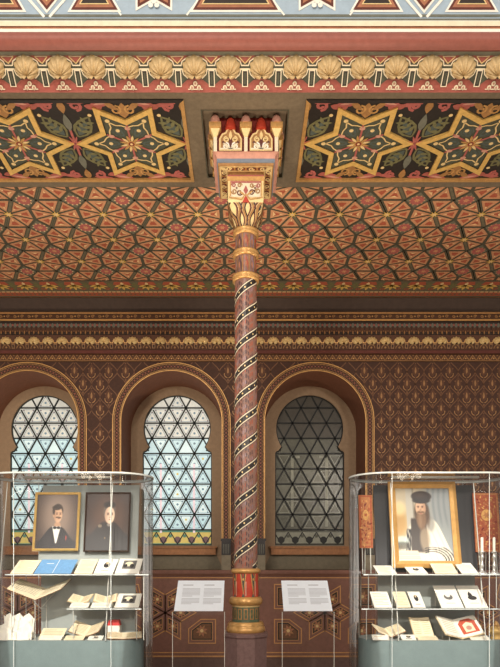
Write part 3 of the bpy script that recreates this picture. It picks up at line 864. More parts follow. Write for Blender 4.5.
for i, c in enumerate(WC): make_window(i + 1, c, i == 2)

# ---------------------------------------------------------------- dado
b = MB()
DD = DW - 0.03
b.box(XL, XR, DD, DW + .05, 0.0, ZB - .05, 'dado_brown')
b.box(XL, XR, DD - 0.035, DW + .02, ZB - .055, ZB, 'dado_brown')
b.box(XL, XR, DD - 0.02, DW, ZB - .085, ZB - .055, 'reveal_red')
b.box(XL, XR, DD - 0.03, DD, 0.0, 0.165, 'dado_foot')
fd = Frame((0, DD, 0), (1, 0, 0), (0, 0, 1), (0, -1, 0))
b.line(fd, [(XL, ZB - .115), (XR, ZB - .115)], 0.012, 0.004, 'dado_gold', t=.004)
b.line(fd, [(XL, .245), (XR, .245)], 0.014, 0.006, 'dado_gold', t=.005); b.line(fd, [(XL, .19), (XR, .19)], 0.020, 0.008, 'dado_gold', t=.006)
def dpanel(pts):
    P_ = [Vector(p) for p in pts]; n = len(P_)
    def ins(k):
        o = []
        for i in range(n):
            d1 = (P_[i] - P_[i - 1]).normalized(); d2 = (P_[(i + 1) % n] - P_[i]).normalized()
            n1 = Vector((-d1.y, d1.x)); n2 = Vector((-d2.y, d2.x)); v = (n1 + n2).normalized()
            o.append(tuple(P_[i] + v * (k / max(.35, v.dot(n1)))))
        return o
    b.fill(fd, ins(.02), 0.002, 'dado_brown'); b.fill(fd, ins(.045), 0.003, 'dado_black')
    b.fill(fd, ins(.068), 0.0036, 'wall_line')
    b.line(fd, pts, 0.014, 0.006, 'dado_gold', closed=True, t=.005)
    b.line(fd, ins(.045), 0.008, 0.004, 'dado_gold', closed=True)
    c = (sum(p[0] for p in pts) / n, sum(p[1] for p in pts) / n)
    rr = min((Vector(c) - (P_[i] + P_[(i + 1) % n]) / 2).length for i in range(n)) - .055
    for k in range(8):
        a = k * PI / 4 + .3
        b.leaf(fd, c, a, rr * 1.0, rr * .42, 0.005, 'dado_tan' if k % 2 else 'orange_brown')
    b.disc(fd, c, rr * .3, 0.006, 'pale_gold', 6)
R = 0.27
def ccw(p):
    a = sum(p[i - 1][0] * p[i][1] - p[i][0] * p[i - 1][1] for i in range(len(p)))
    return p if a > 0 else p[::-1]
for cx in (-3.39, -1.19, 1.19, 3.39):
    cz = 0.84
    sp = [(R * math.sin(k * PI / 3), R * math.cos(k * PI / 3)) for k in range(6)]
    for k in range(6):
        p, q_ = sp[k], sp[(k + 1) % 6]
        f_ = lambda x, y: (cx + x * .985, cz + y * .985)
        dpanel(ccw([f_(0, 0), f_(*p), f_(p[0] + q_[0], p[1] + q_[1]), f_(*q_)]))
    for s in (-1, 1):
        for sz in (-1, 1):
            X = lambda u: cx + s * u
            if sz > 0: pts = [(X(.75), 1.26), (X(.40), 1.26), (X(.36), 1.07), (X(.53), .90), (X(.75), .90)]
            else: pts = [(X(.75), .385), (X(.35), .385), (X(.35), .60), (X(.53), .74), (X(.75), .74)]
            dpanel(ccw(pts))
struct(obj('trim_3', b), 'red brown dado with gold outlined stars and corner panels', 'dado')

# ---------------------------------------------------------------- column
col = empty('painted_column', (wx(245.8, DC), DC, 0)); tag(col, 'slender painted column with gold spiral bands and a stepped gilded capital', 'column')
m = MB()
m.lathe([(.22, 0), (.22, .12), (.205, .14), (.205, .885), (.215, .90), (.215, .925), (.19, .935)], 'plinth_brown', sides=8, rot=PI / 8)
obj('pedestal', m, col)
m = MB()
tor = lambda zc, r, h, k=8: [(r * (0.92 + .08 * math.sin(PI * i / k)), zc - h / 2 + h * i / k) for i in range(k + 1)]
m.lathe([(.17, .935), (.178, .945), (.18, .965), (.172, .985), (.166, .99), (.168, 1.0), (.166, 1.015), (.15, 1.03)], 'ring_gold')
obj('base_ring', m, col)
m = MB(); m.lathe([(.128, 1.02), (.124, 1.05), (.124, 1.18)], 'base_green')
cf = CylFrame(.1245)
for k in range(14):
    u = k * 2 * PI / 14
    m.line(cf, [(u - .12, 1.06), (u + .12, 1.06), (u + .12, 1.15), (u - .12, 1.15)], 0.010, 0.001, 'gold_dull', closed=True, su=.124)
    m.disc(cf, (u, 1.105), 0.06, 0.0015, 'palm_green', 6, 0.018)
m.lathe([(.126, 1.165), (.130, 1.17), (.130, 1.182)], 'pale_gold', cap=False)
obj('base_drum', m, col)
m = MB(); m.lathe([(.13, 1.18), (.15, 1.19), (.155, 1.215), (.153, 1.235), (.14, 1.255), (.125, 1.26)], 'ring_gold'); obj('lower_ring', m, col)
m = MB(); m.lathe([(.119, 1.25), (.119, 1.48)], 'bright_red')
cf = CylFrame(.1195)
for k in range(8):
    u = k * 2 * PI / 8
    m.fill(cf, [(u - .39, 1.47), (u + .0, 1.47), (u - .19, 1.30)], 0.001, 'dark_green'); m.line(cf, [(u - .39, 1.47), (u - .19, 1.28), (u, 1.47)], 0.010, 0.002, 'gold', su=.12)
    m.disc(cf, (u - .2, 1.42), .07, 0.002, 'gold', 6, .014); m.line(cf, [(u, 1.27), (u, 1.40)], 0.012, 0.002, 'pink', su=.12)
    m.fill(cf, [(u - .32, 1.26), (u - .06, 1.26), (u - .19, 1.30)], 0.001, 'palm_blue')
obj('lower_shaft', m, col)
m = MB(); m.lathe([(.118, 1.472), (.133, 1.478), (.137, 1.495), (.133, 1.512), (.118, 1.518)], 'ring_gold'); obj('middle_ring', m, col)
# spiral shaft
Z0, Z1 = 1.51, 4.18
rad = lambda z: .107 - .007 * (z - Z0) / (Z1 - Z0)
m = MB(); m.lathe([(rad(Z0 + (Z1 - Z0) * i / 8), Z0 + (Z1 - Z0) * i / 8) for i in range(9)], 'shaft_purple', seg=40)
cf = CylFrame(rad); pitch = 0.475; kz = pitch / (2 * PI)
# herringbone leaves between the bands
nrow = int((Z1 - Z0) / 0.055)
for i in range(nrow * 10):
    u = (i % 10) * 2 * PI / 10; z = Z0 + .04 + (i // 10) * .055 + (0.0275 if (i % 2) else 0)
    if z > Z1 - .05: continue
    mm = ('shaft_red', 'shaft_dark', 'shaft_lilac', 'shaft_red')[(i * 7 + i // 10) % 4]
    m.fill(cf, [(u - .30, z - .025), (u, z - .005), (u + .02, z + .03), (u - .27, z + .008)], 0.0008, mm)
    m.fill(cf, [(u + .30, z - .025), (u, z - .005), (u + .02, z + .03), (u + .29, z + .006)], 0.0008, ('shaft_dark', 'shaft_red', 'shaft_purple')[(i * 5 + i // 10) % 3])
for st in range(2):
    z = Z0; nst = int((Z1 - Z0) / .012)
    def hel(off, zz): return ((zz - off - Z0) / kz + st * PI, zz)
    for (lo, hi, h, mm) in ((-.034, .034, .002, 'band_black'), (-.036, -.025, .003, 'cream'), (.025, .036, .003, 'cream'), (-.043, -.036, .0025, 'shaft_dark'), (.036, .043, .0025, 'shaft_dark')):
        N = 110; prev = None
        for i in range(N + 1):
            zc = Z0 + (Z1 - Z0) * i / N; u = (zc - Z0) / kz + st * PI + .6
            a_lo, a_hi = max(Z0, min(Z1, zc + lo)), max(Z0, min(Z1, zc + hi))
            cur = (cf.at(u, a_lo, h), cf.at(u, a_hi, h))
            if prev: m.poly([prev[0], cur[0], cur[1], prev[1]], mm, True)
            prev = cur
    nd = int((Z1 - Z0) / .042)
    for i in range(1, nd):
        zc = Z0 + i * .042; u = (zc - Z0) / kz + st * PI + .6
        m.disc(cf, (u, zc), .072, 0.004, 'pale_gold', 8, .0085)
obj('shaft', m, col)
def ring(z, r, nm):
    q_ = MB(); q_.lathe([(r - .02, z - .028), (r - .003, z - .024), (r + .002, z - .012), (r - .004, z - .003), (r - .002, z + .003), (r + .004, z + .014), (r, z + .024), (r - .02, z + .028)], 'ring_gold'); obj(nm, q_, col)
ring(4.185, .122, 'ring'); ring(4.405, .118, 'ring'); ring(4.60, .116, 'ring')
m = MB(); m.lathe([(.097, 4.18), (.096, 4.61)], 'shaft_purple', seg=40); cf = CylFrame(.0965)
for k in range(10):
    for zb_, zt_ in ((4.22, 4.37), (4.44, 4.565)):
        u = k * 2 * PI / 10
        m.fill(cf, [(u - .2, zb_), (u + .2, zb_), (u + .26, (zb_ + zt_) / 2), (u, zt_), (u - .26, (zb_ + zt_) / 2)], .001, ('shaft_red', 'shaft_lilac', 'bright_red', 'shaft_lilac', 'shaft_dark')[k % 5])
        m.line(cf, [(u + .314, zb_), (u + .314, zt_)], .010, .0015, 'gold_dull', su=.097)
        m.disc(cf, (u, (zb_ + zt_) / 2 - .01), .08, .002, 'orange_brown', 6, .03)
obj('neck_shaft', m, col)
# lower capital: round bell growing to a square
m = MB(); rows = []
for z, hw, rnd in ((4.605, .098, 1), (4.65, .105, 1), (4.70, .122, .75), (4.75, .146, .35), (4.80, .158, .1), (4.83, .160, 0), (5.02, .160, 0)):
    row = []
    for j in range(32):
        a = 2 * PI * j / 32; c_, s_ = math.cos(a), math.sin(a); sq = hw / max(abs(c_), abs(s_))
        r_ = hw * rnd + sq * (1 - rnd); row.append((r_ * c_, r_ * s_, z))
    rows.append(row)
m.grid(rows, 'pale_gold', False, True)
fq = [Frame((0, 0, 0), (math.cos(k * PI / 2), math.sin(k * PI / 2), 0), (0, 0, 1), (math.sin(k * PI / 2), -math.cos(k * PI / 2), 0)) for k in range(4)]
for k in range(4):
    fr = Frame((0, 0, 0), fq[k].u, (0, 0, 1), fq[k].n)
    H_ = .161
    m.fill(fr, [(-.14, 4.85), (.14, 4.85), (.14, 4.99), (-.14, 4.99)], H_ + .002, 'cream')
    m.line(fr, [(-.14, 4.985), (.14, 4.985)], .016, H_ + .003, 'rose')
    m.fill(fr, [(0, 4.87), (.022, 4.91), (0, 4.955), (-.022, 4.91)], H_ + .004, 'rose')
    for s in (-1, 1):
        m.scroll(fr, (s * .055, 4.89), .028, H_ + .005, 'maroon', .010, s, 0); m.scroll(fr, (s * .105, 4.90), .026, H_ + .005, 'gold_dull', .010, -s, PI)
        m.scroll(fr, (s * .055, 4.955), .022, H_ + .005, 'gold_dull', .009, -s, 0); m.scroll(fr, (s * .110, 4.955), .022, H_ + .005, 'rose', .009, s, PI)
        m.disc(fr, (s * .082, 4.93), .009, H_ + .006, 'maroon', 6); m.line(fr, [(s * .137, 4.86), (s * .137, 4.98)], .010, H_ + .005, 'gold')
        m.leaf(fr, (s * .01, 4.865), PI / 2 - s * .9, .07, .018, H_ + .0055, 'gold')
    m.fill(fr, [(-.035, 4.80), (.035, 4.80), (0, 4.865)], H_ + .005, 'bright_red')
    m.line(fr, [(-.15, 4.85), (-.04, 4.83), (0, 4.875), (.04, 4.83), (.15, 4.85)], .010, H_ + .006, 'gold')
# interlace on the bell
for k in range(16):
    a = 2 * PI * k / 16 + PI / 16
    def bell(a_, z):
        for (za, ha, ra), (zb_, hb, rb_) in zip(((4.605, .098, 1), (4.65, .105, 1), (4.70, .122, .75), (4.75, .146, .35), (4.80, .158, .1)), ((4.65, .105, 1), (4.70, .122, .75), (4.75, .146, .35), (4.80, .158, .1), (4.83, .16, 0))):
            if za <= z <= zb_:
                t = (z - za) / (zb_ - za); hw = ha + (hb - ha) * t; rn = ra + (rb_ - ra) * t
                c_, s_ = math.cos(a_), math.sin(a_); return hw * rn + hw / max(abs(c_), abs(s_)) * (1 - rn)
        return .16
    for off, mm, w in ((0, 'maroon', .012), (.14, 'gold_dull', .016), (.24, 'band_black', .010)):
        L_ = []
        for i in range(9):
            z = 4.63 + .175 * i / 8; aa = a + off + .10 * math.sin(i * PI / 4) * (1 if k % 2 else -1)
            r_ = bell(aa, z) + .003; L_.append((aa, z, r_))
        for (a0, z0_, r0_), (a1, z1_, r1_) in zip(L_, L_[1:]):
            da = w / .26
            pt = lambda aa, zz, rr_: (rr_ * math.cos(aa), rr_ * math.sin(aa), zz)
            m.poly([pt(a0 - da, z0_, bell(a0 - da, z0_) + .003), pt(a0 + da, z0_, bell(a0 + da, z0_) + .003), pt(a1 + da, z1_, bell(a1 + da, z1_) + .003), pt(a1 - da, z1_, bell(a1 - da, z1_) + .003)], mm)
cap1 = obj('lower_capital', m, col)
m = MB(); m.box(-.166, .166, -.166, .166, 5.0, 5.035, 'gold'); m.box(-.162, .162, -.162, .162, 5.035, 5.05, 'rose'); m.box(-.15, .15, -.15, .15, 5.05, 5.082, 'gold_dull')
obj('abacus', m, col)
# wide stepped block
m = MB()
def sqrow(h, z): return [(-h, -h, z), (h, -h, z), (h, h, z), (-h, h, z)]
zA = 5.08
m.poly(sqrow(.238, zA), 'gold')
m.grid([sqrow(.238, zA), sqrow(.246, zA + .004), sqrow(.246, zA + .02)], 'gold_dull', False, True)
m.grid([sqrow(.246, zA + .02), sqrow(.256, zA + .024), sqrow(.256, zA + .052)], 'steel_blue', False, True)
m.grid([sqrow(.256, zA + .052)] + [sqrow(.256 + .034 * (1 - math.cos(PI / 2 * i / 5)), zA + .052 + .04 * math.sin(PI / 2 * i / 5)) for i in range(6)], 'pink', False, True)
m.poly(sqrow(.29, zA + .092), 'rose')
fu = Frame((0, 0, zA), (1, 0, 0), (0, 1, 0), (0, 0, -1))
for k in range(4):
    a = k * PI / 2; ux, uy = math.cos(a), math.sin(a)
    fk = Frame((0, 0, zA), (ux, uy, 0), (-uy, ux, 0), (0, 0, -1))
    m.line(fk, [(-.228, -.228), (.228, -.228)], .012, .002, 'pale_gold'); m.line(fk, [(-.17, -.17), (.17, -.17)], .010, .002, 'pale_gold')
    for s in (-.15, -.05, .05, .15):
        m.scroll(fk, (s, -.198), .026, .003, 'pale_gold', .012, 1 if s > 0 else -1, 0); m.disc(fk, (s + .03, -.19), .012, .002, 'deep_red', 6)
        m.disc(fk, (s, -.198), .046, .0012, 'maroon', 10, .026)
    m.leaf(fk, (-.17, -.17), -3 * PI / 4, .08, .04, .003, 'pale_gold')
cap2 = obj('corbel_block', m, col)
# crenellated crown
m = MB(); zB = zA + .092; zE = ZS + .034
m.box(-.262, .262, -.262, .262, zB, zE, 'deep_red')
for k in range(4):
    fr = Frame((0, 0, 0), fq[k].u, (0, 0, 1), fq[k].n)
    def bx(u0, u1, h0, h1, z0_, z1_, mm, tp=0.0):
        p = [fr.at(u0 + tp, z0_, h0), fr.at(u1 - tp, z0_, h0), fr.at(u1 - tp, z0_, h1 - tp), fr.at(u0 + tp, z0_, h1 - tp), fr.at(u0, z1_, h0), fr.at(u1, z1_, h0), fr.at(u1, z1_, h1), fr.at(u0, z1_, h1)]
        m.bbox8(p, mm)
    for u in ((-.268, 0, .268) if k in (0, 2) else (-.13, 0.13, 0.0)):
        bx(u - .015, u + .015, .25, .292, zB, 5.32, 'cream')
        bx(u - .042, u + .042, .25, .322, 5.30, 5.358, 'pale_gold', tp=.026)
        bx(u - .052, u + .052, .25, .335, 5.355, 5.40, 'gold')
        # rounded pinkish cap with a red crest
        c0 = fr.at(u, 5.40, .30)
        for j in range(5):
            pass
        m.lathe([(.045, 5.40), (.043, 5.43), (.034, 5.455), (.018, 5.475), (.0, 5.484)], 'pink', seg=14, c=(c0.x, c0.y))
    for u in (-.134, .134):
        m.lathe([(.048, 5.36), (.046, 5.41), (.032, 5.45), (.012, 5.475), (0, 5.482)], 'bright_red', seg=14, c=(fr.at(u, 0, .275).x, fr.at(u, 0, .275).y))
        # cusped gilded panel with dark filigree
        pan = [(u - .10, zB + .005), (u + .10, zB + .005), (u + .10, 5.28), (u + .075, 5.325), (u + .045, 5.335), (u + .03, 5.365), (u, 5.385), (u - .03, 5.365), (u - .045, 5.335), (u - .075, 5.325), (u - .10, 5.28)]
        m.fill(fr, pan, .29, 'band_black', t=.03)
        m.fill(fr, [(u + (x - u) * .86, zB + .02 + (z - zB - .005) * .84) for x, z in pan], .2915, 'gold_dull')
        m.line(fr, [(u + (x - u) * .93, zB + .01 + (z - zB - .005) * .93) for x, z in pan], .014, .294, 'pale_gold', closed=True)
        for s in (-1, 1):
            m.scroll(fr, (u + s * .04, 5.215), .032, .295, 'white_paint', .013, s, PI / 2); m.scroll(fr, (u + s * .035, 5.275), .026, .295, 'pale_gold', .012, -s, PI / 2)
            m.leaf(fr, (u, 5.19), PI / 2 - s * .9, .085, .028, .296, 'cream'); m.disc(fr, (u + s * .065, 5.25), .012, .293, 'maroon', 6)
        m.leaf(fr, (u, 5.20), PI / 2, .13, .03, .297, 'maroon'); m.leaf(fr, (u, 5.27), PI / 2, .08, .03, .2975, 'pale_gold')
        m.line(fr, [(u - .09, zB + .02), (u + .09, zB + .02)], .014, .296, 'cream')
crown = obj('crown', m, col)

# ---------------------------------------------------------------- label stands
def label_stand(xl, xr, label):
    # bent clear acrylic sheet: vertical front leg, sloping top that carries a printed sheet
    cx = (xl + xr) / 2; w = (xr - xl) / 2
    root = empty('label_stand', (cx, 5.02, 0)); tag(root, label, 'sign stand', 'text stands beside the column')
    m = MB(); t = .006; g = w + .012
    y0_, z0_, y1_, z1_ = 0.0, 1.155, .33, 1.405
    m.poly([(-g, y0_, .02), (g, y0_, .02), (g, y0_, z0_), (-g, y0_, z0_)], 'acrylic'); m.poly([(-g, y0_, z0_), (g, y0_, z0_), (g, y1_, z1_), (-g, y1_, z1_)], 'acrylic')
    for s in (-1, 1):
        m.box(s * g - .002, s * g + .002, -.004, .004, .02, z0_, 'clear_edge')
    obj('acrylic_sheet', m, root)
    m = MB(); m.box(-g - .02, g + .02, -.12, .16, 0, .02, 'clear_edge'); obj('foot', m, root)
    m = MB(); sl = Vector((0, y1_ - y0_, z1_ - z0_)); ln = sl.length
    fr = Frame((0, y0_, z0_ + .002), (1, 0, 0), sl, (0, -(z1_ - z0_), (y1_ - y0_)))
    p = [fr.at(x, y, h) for h in (0.001, .004) for x, y in ((-w, 0.003), (w, 0.003), (w, ln), (-w, ln))]
    m.bbox8(p, 'label_white')
    for s in (-1, 1):
        x0_ = -w + .05 if s < 0 else .03
        m.line(fr, [(x0_, ln - .065), (x0_ + .09, ln - .065)], .016, .0045, 'label_ink')
        for k in range(13):
            if k == 7: continue
            y = ln - .115 - k * .017; m.line(fr, [(x0_, y), (x0_ + (.155 if k not in (6, 12) else .09), y)], .0085, .0045, 'label_ink')
    obj('printed_sheet', m, root)
label_stand(wx(174, 5.02), wx(223.2, 5.02), 'white printed text panel on clear acrylic stand, left of the column')
label_stand(wx(283.6, 5.02), wx(332.6, 5.02), 'white printed text panel on clear acrylic stand, right of the column')

# ---------------------------------------------------------------- display cases
CD = 5.58
def stadium(hl, r, n=14):
    pts = []
    for i in range(n + 1):
        a = -PI / 2 + PI * i / n; pts.append((hl - r + r * math.cos(a), r * math.sin(a)))
    for i in range(n + 1):
        a = PI / 2 + PI * i / n; pts.append((-hl + r + r * math.cos(a), r * math.sin(a)))
    return pts
def slab(mb, pts, z0, z1, top, side):
    mb.poly([(x, y, z1) for x, y in pts], top); mb.poly([(x, y, z0) for x, y in pts][::-1], top)
    mb.grid([[(x, y, z0) for x, y in pts], [(x, y, z1) for x, y in pts]], side, True, True)
ZBASE, ZTOPC, ZSH1, ZSH2 = 0.873, 2.375, 1.468, 1.160
def display_case(cx, hl, label, panel_mat, panel, sh1, sh2, uprights):
    root = empty('display_case', (cx, CD, 0)); tag(root, label, 'display case', 'glass display cases flanking the column')
    m = MB(); slab(m, stadium(hl, .32), 0, .14, 'case_teal', 'case_teal'); obj('plinth', m, root)
    m = MB(); slab(m, stadium(hl - .085, .255), .14, ZBASE, 'case_panel', 'case_teal'); obj('base', m, root)
    m = MB(); P_ = stadium(hl, .32, 20)
    m.grid([[(x, y, .14) for x, y in P_], [(x, y, ZTOPC - .012) for x, y in P_]], 'case_glass', True, True); obj('glass_wall', m, root)
    m = MB()
    for x in (-(hl - .32), hl - .32):
        for y in (-.32, .32): m.box(x - .002, x + .002, y - .003, y + .003, .14, ZTOPC - .012, 'glass_edge')
    obj('seam', m, root)
    m = MB(); P_ = stadium(hl + .006, .326, 20)
    m.poly([(x, y, ZTOPC) for x, y in P_], 'case_glass')
    m.grid([[(x, y, ZTOPC - .014) for x, y in P_], [(x, y, ZTOPC) for x, y in P_]], 'glass_edge', True, True)
    Q_ = stadium(hl - .02, .30, 20)
    m.grid([[(x, y, ZTOPC - .014) for x, y in P_], [(x, y, ZTOPC - .014) for x, y in Q_]], 'lid_metal', False, True)
    obj('lid', m, root)
    m = MB(); m.box(-hl + .35, hl - .35, -.17, -.12, ZTOPC - .035, ZTOPC - .016, 'lid_metal'); obj('light_bar', m, root)
    m = MB(); x0_, x1_ = panel
    yt, yb = .20, .06
    m.bbox8([(x0_, yb, ZSH1 + .01), (x1_, yb, ZSH1 + .01), (x1_, yb + .012, ZSH1 + .01), (x0_, yb + .012, ZSH1 + .01), (x0_, yt, ZTOPC - .05), (x1_, yt, ZTOPC - .05), (x1_, yt + .012, ZTOPC - .05), (x0_, yt + .012, ZTOPC - .05)], panel_mat)
    obj('back_panel', m, root)
    m = MB(); m.box(x0_ + .02, x1_ - .02, .09, .102, ZBASE, ZSH1 - .012, 'case_panel'); obj('lower_panel', m, root)
    for (a, c_, z) in ((*sh1, ZSH1), (*sh2, ZSH2)):
        m = MB(); m.poly([(a, -.25, z), (c_, -.25, z), (c_, .16, z), (a, .16, z)], 'shelf_glass'); m.poly([(a, -.25, z - .01), (c_, -.25, z - .01), (c_, .16, z - .01), (a, .16, z - .01)], 'shelf_glass')
        m.poly([(a, -.25, z - .01), (c_, -.25, z - .01), (c_, -.25, z), (a, -.25, z)], 'glass_edge')
        obj('shelf', m, root)
        for x in (a + .05, c_ - .05):
            for y in (-.22, .13):
                m = MB(); m.tube([(x, y, ZBASE if z == ZSH2 else ZSH2 if sh2[0] - .01 <= x <= sh2[1] + .01 else ZBASE), (x, y, z - .01)], .004, 'clear_edge'); obj('shelf_post', m, root)
    for x in uprights:
        m = MB(); m.tube([(x, -.27, ZBASE), (x, .02, ZTOPC - .05)], .005, 'clear_edge'); obj('upright', m, root)
    return root
LX, RX = -1.615, 1.73
display_case(LX, .75, 'glass display case left of the column with two portraits inside', 'case_panel', (wx(38, 5.64) - LX, wx(137, 5.64) - LX), (wx(8, 5.4) - LX, wx(150, 5.4) - LX), (wx(69, 5.4) - LX, wx(143, 5.4) - LX), (-.62, .37))
display_case(RX, .75, 'glass display case right of the column with one large gold framed portrait', 'case_panel_dark', (wx(374, 5.74) - RX, wx(474, 5.74) - RX), (wx(362, 5.4) - RX, wx(500, 5.4) - RX), (wx(360, 5.4) - RX, wx(497, 5.4) - RX), (-.36, .42))

# ---------------------------------------------------------------- portraits
def ss(a, c, x):
    t = max(0.0, min(1.0, (x - a) / (c - a))); return t * t * (3 - 2 * t)
def mixc(c1, c2, t): return tuple(p + (q_ - p) * t for p, q_ in zip(c1, c2))
def ell(u, v, cx, cy, rx, ry, soft=.12): return 1 - ss(1 - soft, 1 + soft, math.hypot((u - cx) / rx, (v - cy) / ry))
def canvas(name, w, h, fn, parent, y=-.001, nu=80, nv=100):
    me = bpy.data.meshes.new(name); vs = []; cs = []; fs2 = []
    for j in range(nv + 1):
        for i in range(nu + 1):
            u, v = i / nu, j / nv; vs.append(((u - .5) * w, y, v * h)); cs.append(lin([max(0, min(255, k)) for k in fn(u, v)]))
    for j in range(nv):
        for i in range(nu):
            a = j * (nu + 1) + i; fs2.append((a, a + 1, a + nu + 2, a + nu + 1))
    me.from_pydata(vs, [], fs2); at = me.color_attributes.new('Col', 'FLOAT_COLOR', 'POINT')
    for k, c_ in enumerate(cs): at.data[k].color = c_
    me.materials.append(MATS['canvas_paint']); me.update()
    o = bpy.data.objects.new(name, me); COL.objects.link(o); o.parent = parent
    return o
def face(c, u, v, cx, cy, rx, ry, skin, dark, turn=.1, brow=(70, 50, 40), mouth=(150, 90, 76)):
    c = mixc(c, skin, ell(u, v, cx, cy, rx, ry, .10))
    inn = ell(u, v, cx, cy, rx * .96, ry * .96, .12)
    c = mixc(c, dark, inn * .55 * ss(cx + rx * .1, cx + rx * 1.0, u if turn > 0 else 2 * cx - u))
    tx = cx - rx * turn
    for s in (-1, 1):
        ex = tx + s * rx * .40
        c = mixc(c, dark, ell(u, v, ex, cy + ry * .08, rx * .27, ry * .13, .5) * .55)
        c = mixc(c, brow, ell(u, v, ex, cy + ry * .24, rx * .26, ry * .045, .5) * .85)
        c = mixc(c, (40, 30, 26), ell(u, v, ex, cy + ry * .09, rx * .12, ry * .06, .4) * .9)
    c = mixc(c, dark, ell(u, v, tx + rx * .10, cy - ry * .12, rx * .07, ry * .22, .6) * .6)
    c = mixc(c, dark, ell(u, v, tx, cy - ry * .26, rx * .20, ry * .06, .6) * .7)
    c = mixc(c, mouth, ell(u, v, tx, cy - ry * .52, rx * .26, ry * .06, .5) * .8)
    return c
def p1(u, v):
    c = mixc((142, 122, 108), (72, 58, 52), ss(.15, .62, math.hypot(u - .5, (v - .62) * .9)))
    sh_ = .40 - .26 * ss(.10, .46, abs(u - .50)) if abs(u - .5) < .47 else 0
    suit = 1 - ss(sh_ - .015, sh_ + .015, v)
    c = mixc(c, (40, 36, 38), suit)
    c = mixc(c, (58, 52, 54), suit * ell(u, v, .30, .18, .10, .18, .8) * .6)
    c = mixc(c, (188, 146, 116), ell(u, v, .52, .43, .075, .07, .2))
    vv = ss(.08, .12, v) * (1 - ss(.40, .42, v)); wd = .10 * (v - .06) / .34
    c = mixc(c, (236, 230, 220), vv * (1 - ss(wd - .01, wd + .012, abs(u - .50))))
    for s in (-1, 1): c = mixc(c, (24, 22, 24), ell(u, v, .505 + s * .045, .385, .045, .026, .3))
    c = mixc(c, (62, 50, 44), ell(u, v, .515, .70, .128, .125, .14))
    c = face(c, u, v, .525, .625, .102, .145, (206, 166, 134), (150, 108, 84), -.12)
    c = mixc(c, (196, 154, 122), ell(u, v, .418, .615, .018, .035, .3))
    for s in (-1, 1): c = mixc(c, (74, 58, 48), ell(u, v, .535 + s * .03, .572 - .004 * s, .036, .013, .4))
    c = mixc(c, (62, 50, 44), ell(u, v, .49, .755, .11, .045, .25)); c = mixc(c, (62, 50, 44), ell(u, v, .425, .68, .022, .06, .3))
    c = mixc(c, (176, 70, 60), ell(u, v, .74, .20, .012, .045, .3))
    return c
def p2(u, v):
    c = mixc((96, 70, 56), (58, 40, 32), ss(.1, .6, math.hypot(u - .55, v - .6)))
    sh_ = .50 - .24 * ss(.10, .5, abs(u - .52))
    c = mixc(c, (34, 28, 27), (1 - ss(sh_ - .03, sh_ + .03, v)) * .9)
    c = mixc(c, (206, 196, 182), ell(u, v, .55, .45, .06, .03, .4) * .6)
    c = mixc(c, (104, 90, 80), ell(u, v, .54, .69, .145, .135, .2) * .9)
    c = mixc(c, (44, 34, 30), ell(u, v, .54, .80, .14, .06, .3))
    c = face(c, u, v, .55, .62, .115, .15, (236, 204, 176), (160, 118, 96), -.05)
    c = mixc(c, (200, 176, 140), ell(u, v, .33, .43, .035, .03, .4) * .9); c = mixc(c, (48, 38, 34), ell(u, v, .33, .43, .012, .03, .4))
    c = mixc(c, (150, 120, 80), ell(u, v, .45, .22, .015, .012, .4))
    return c
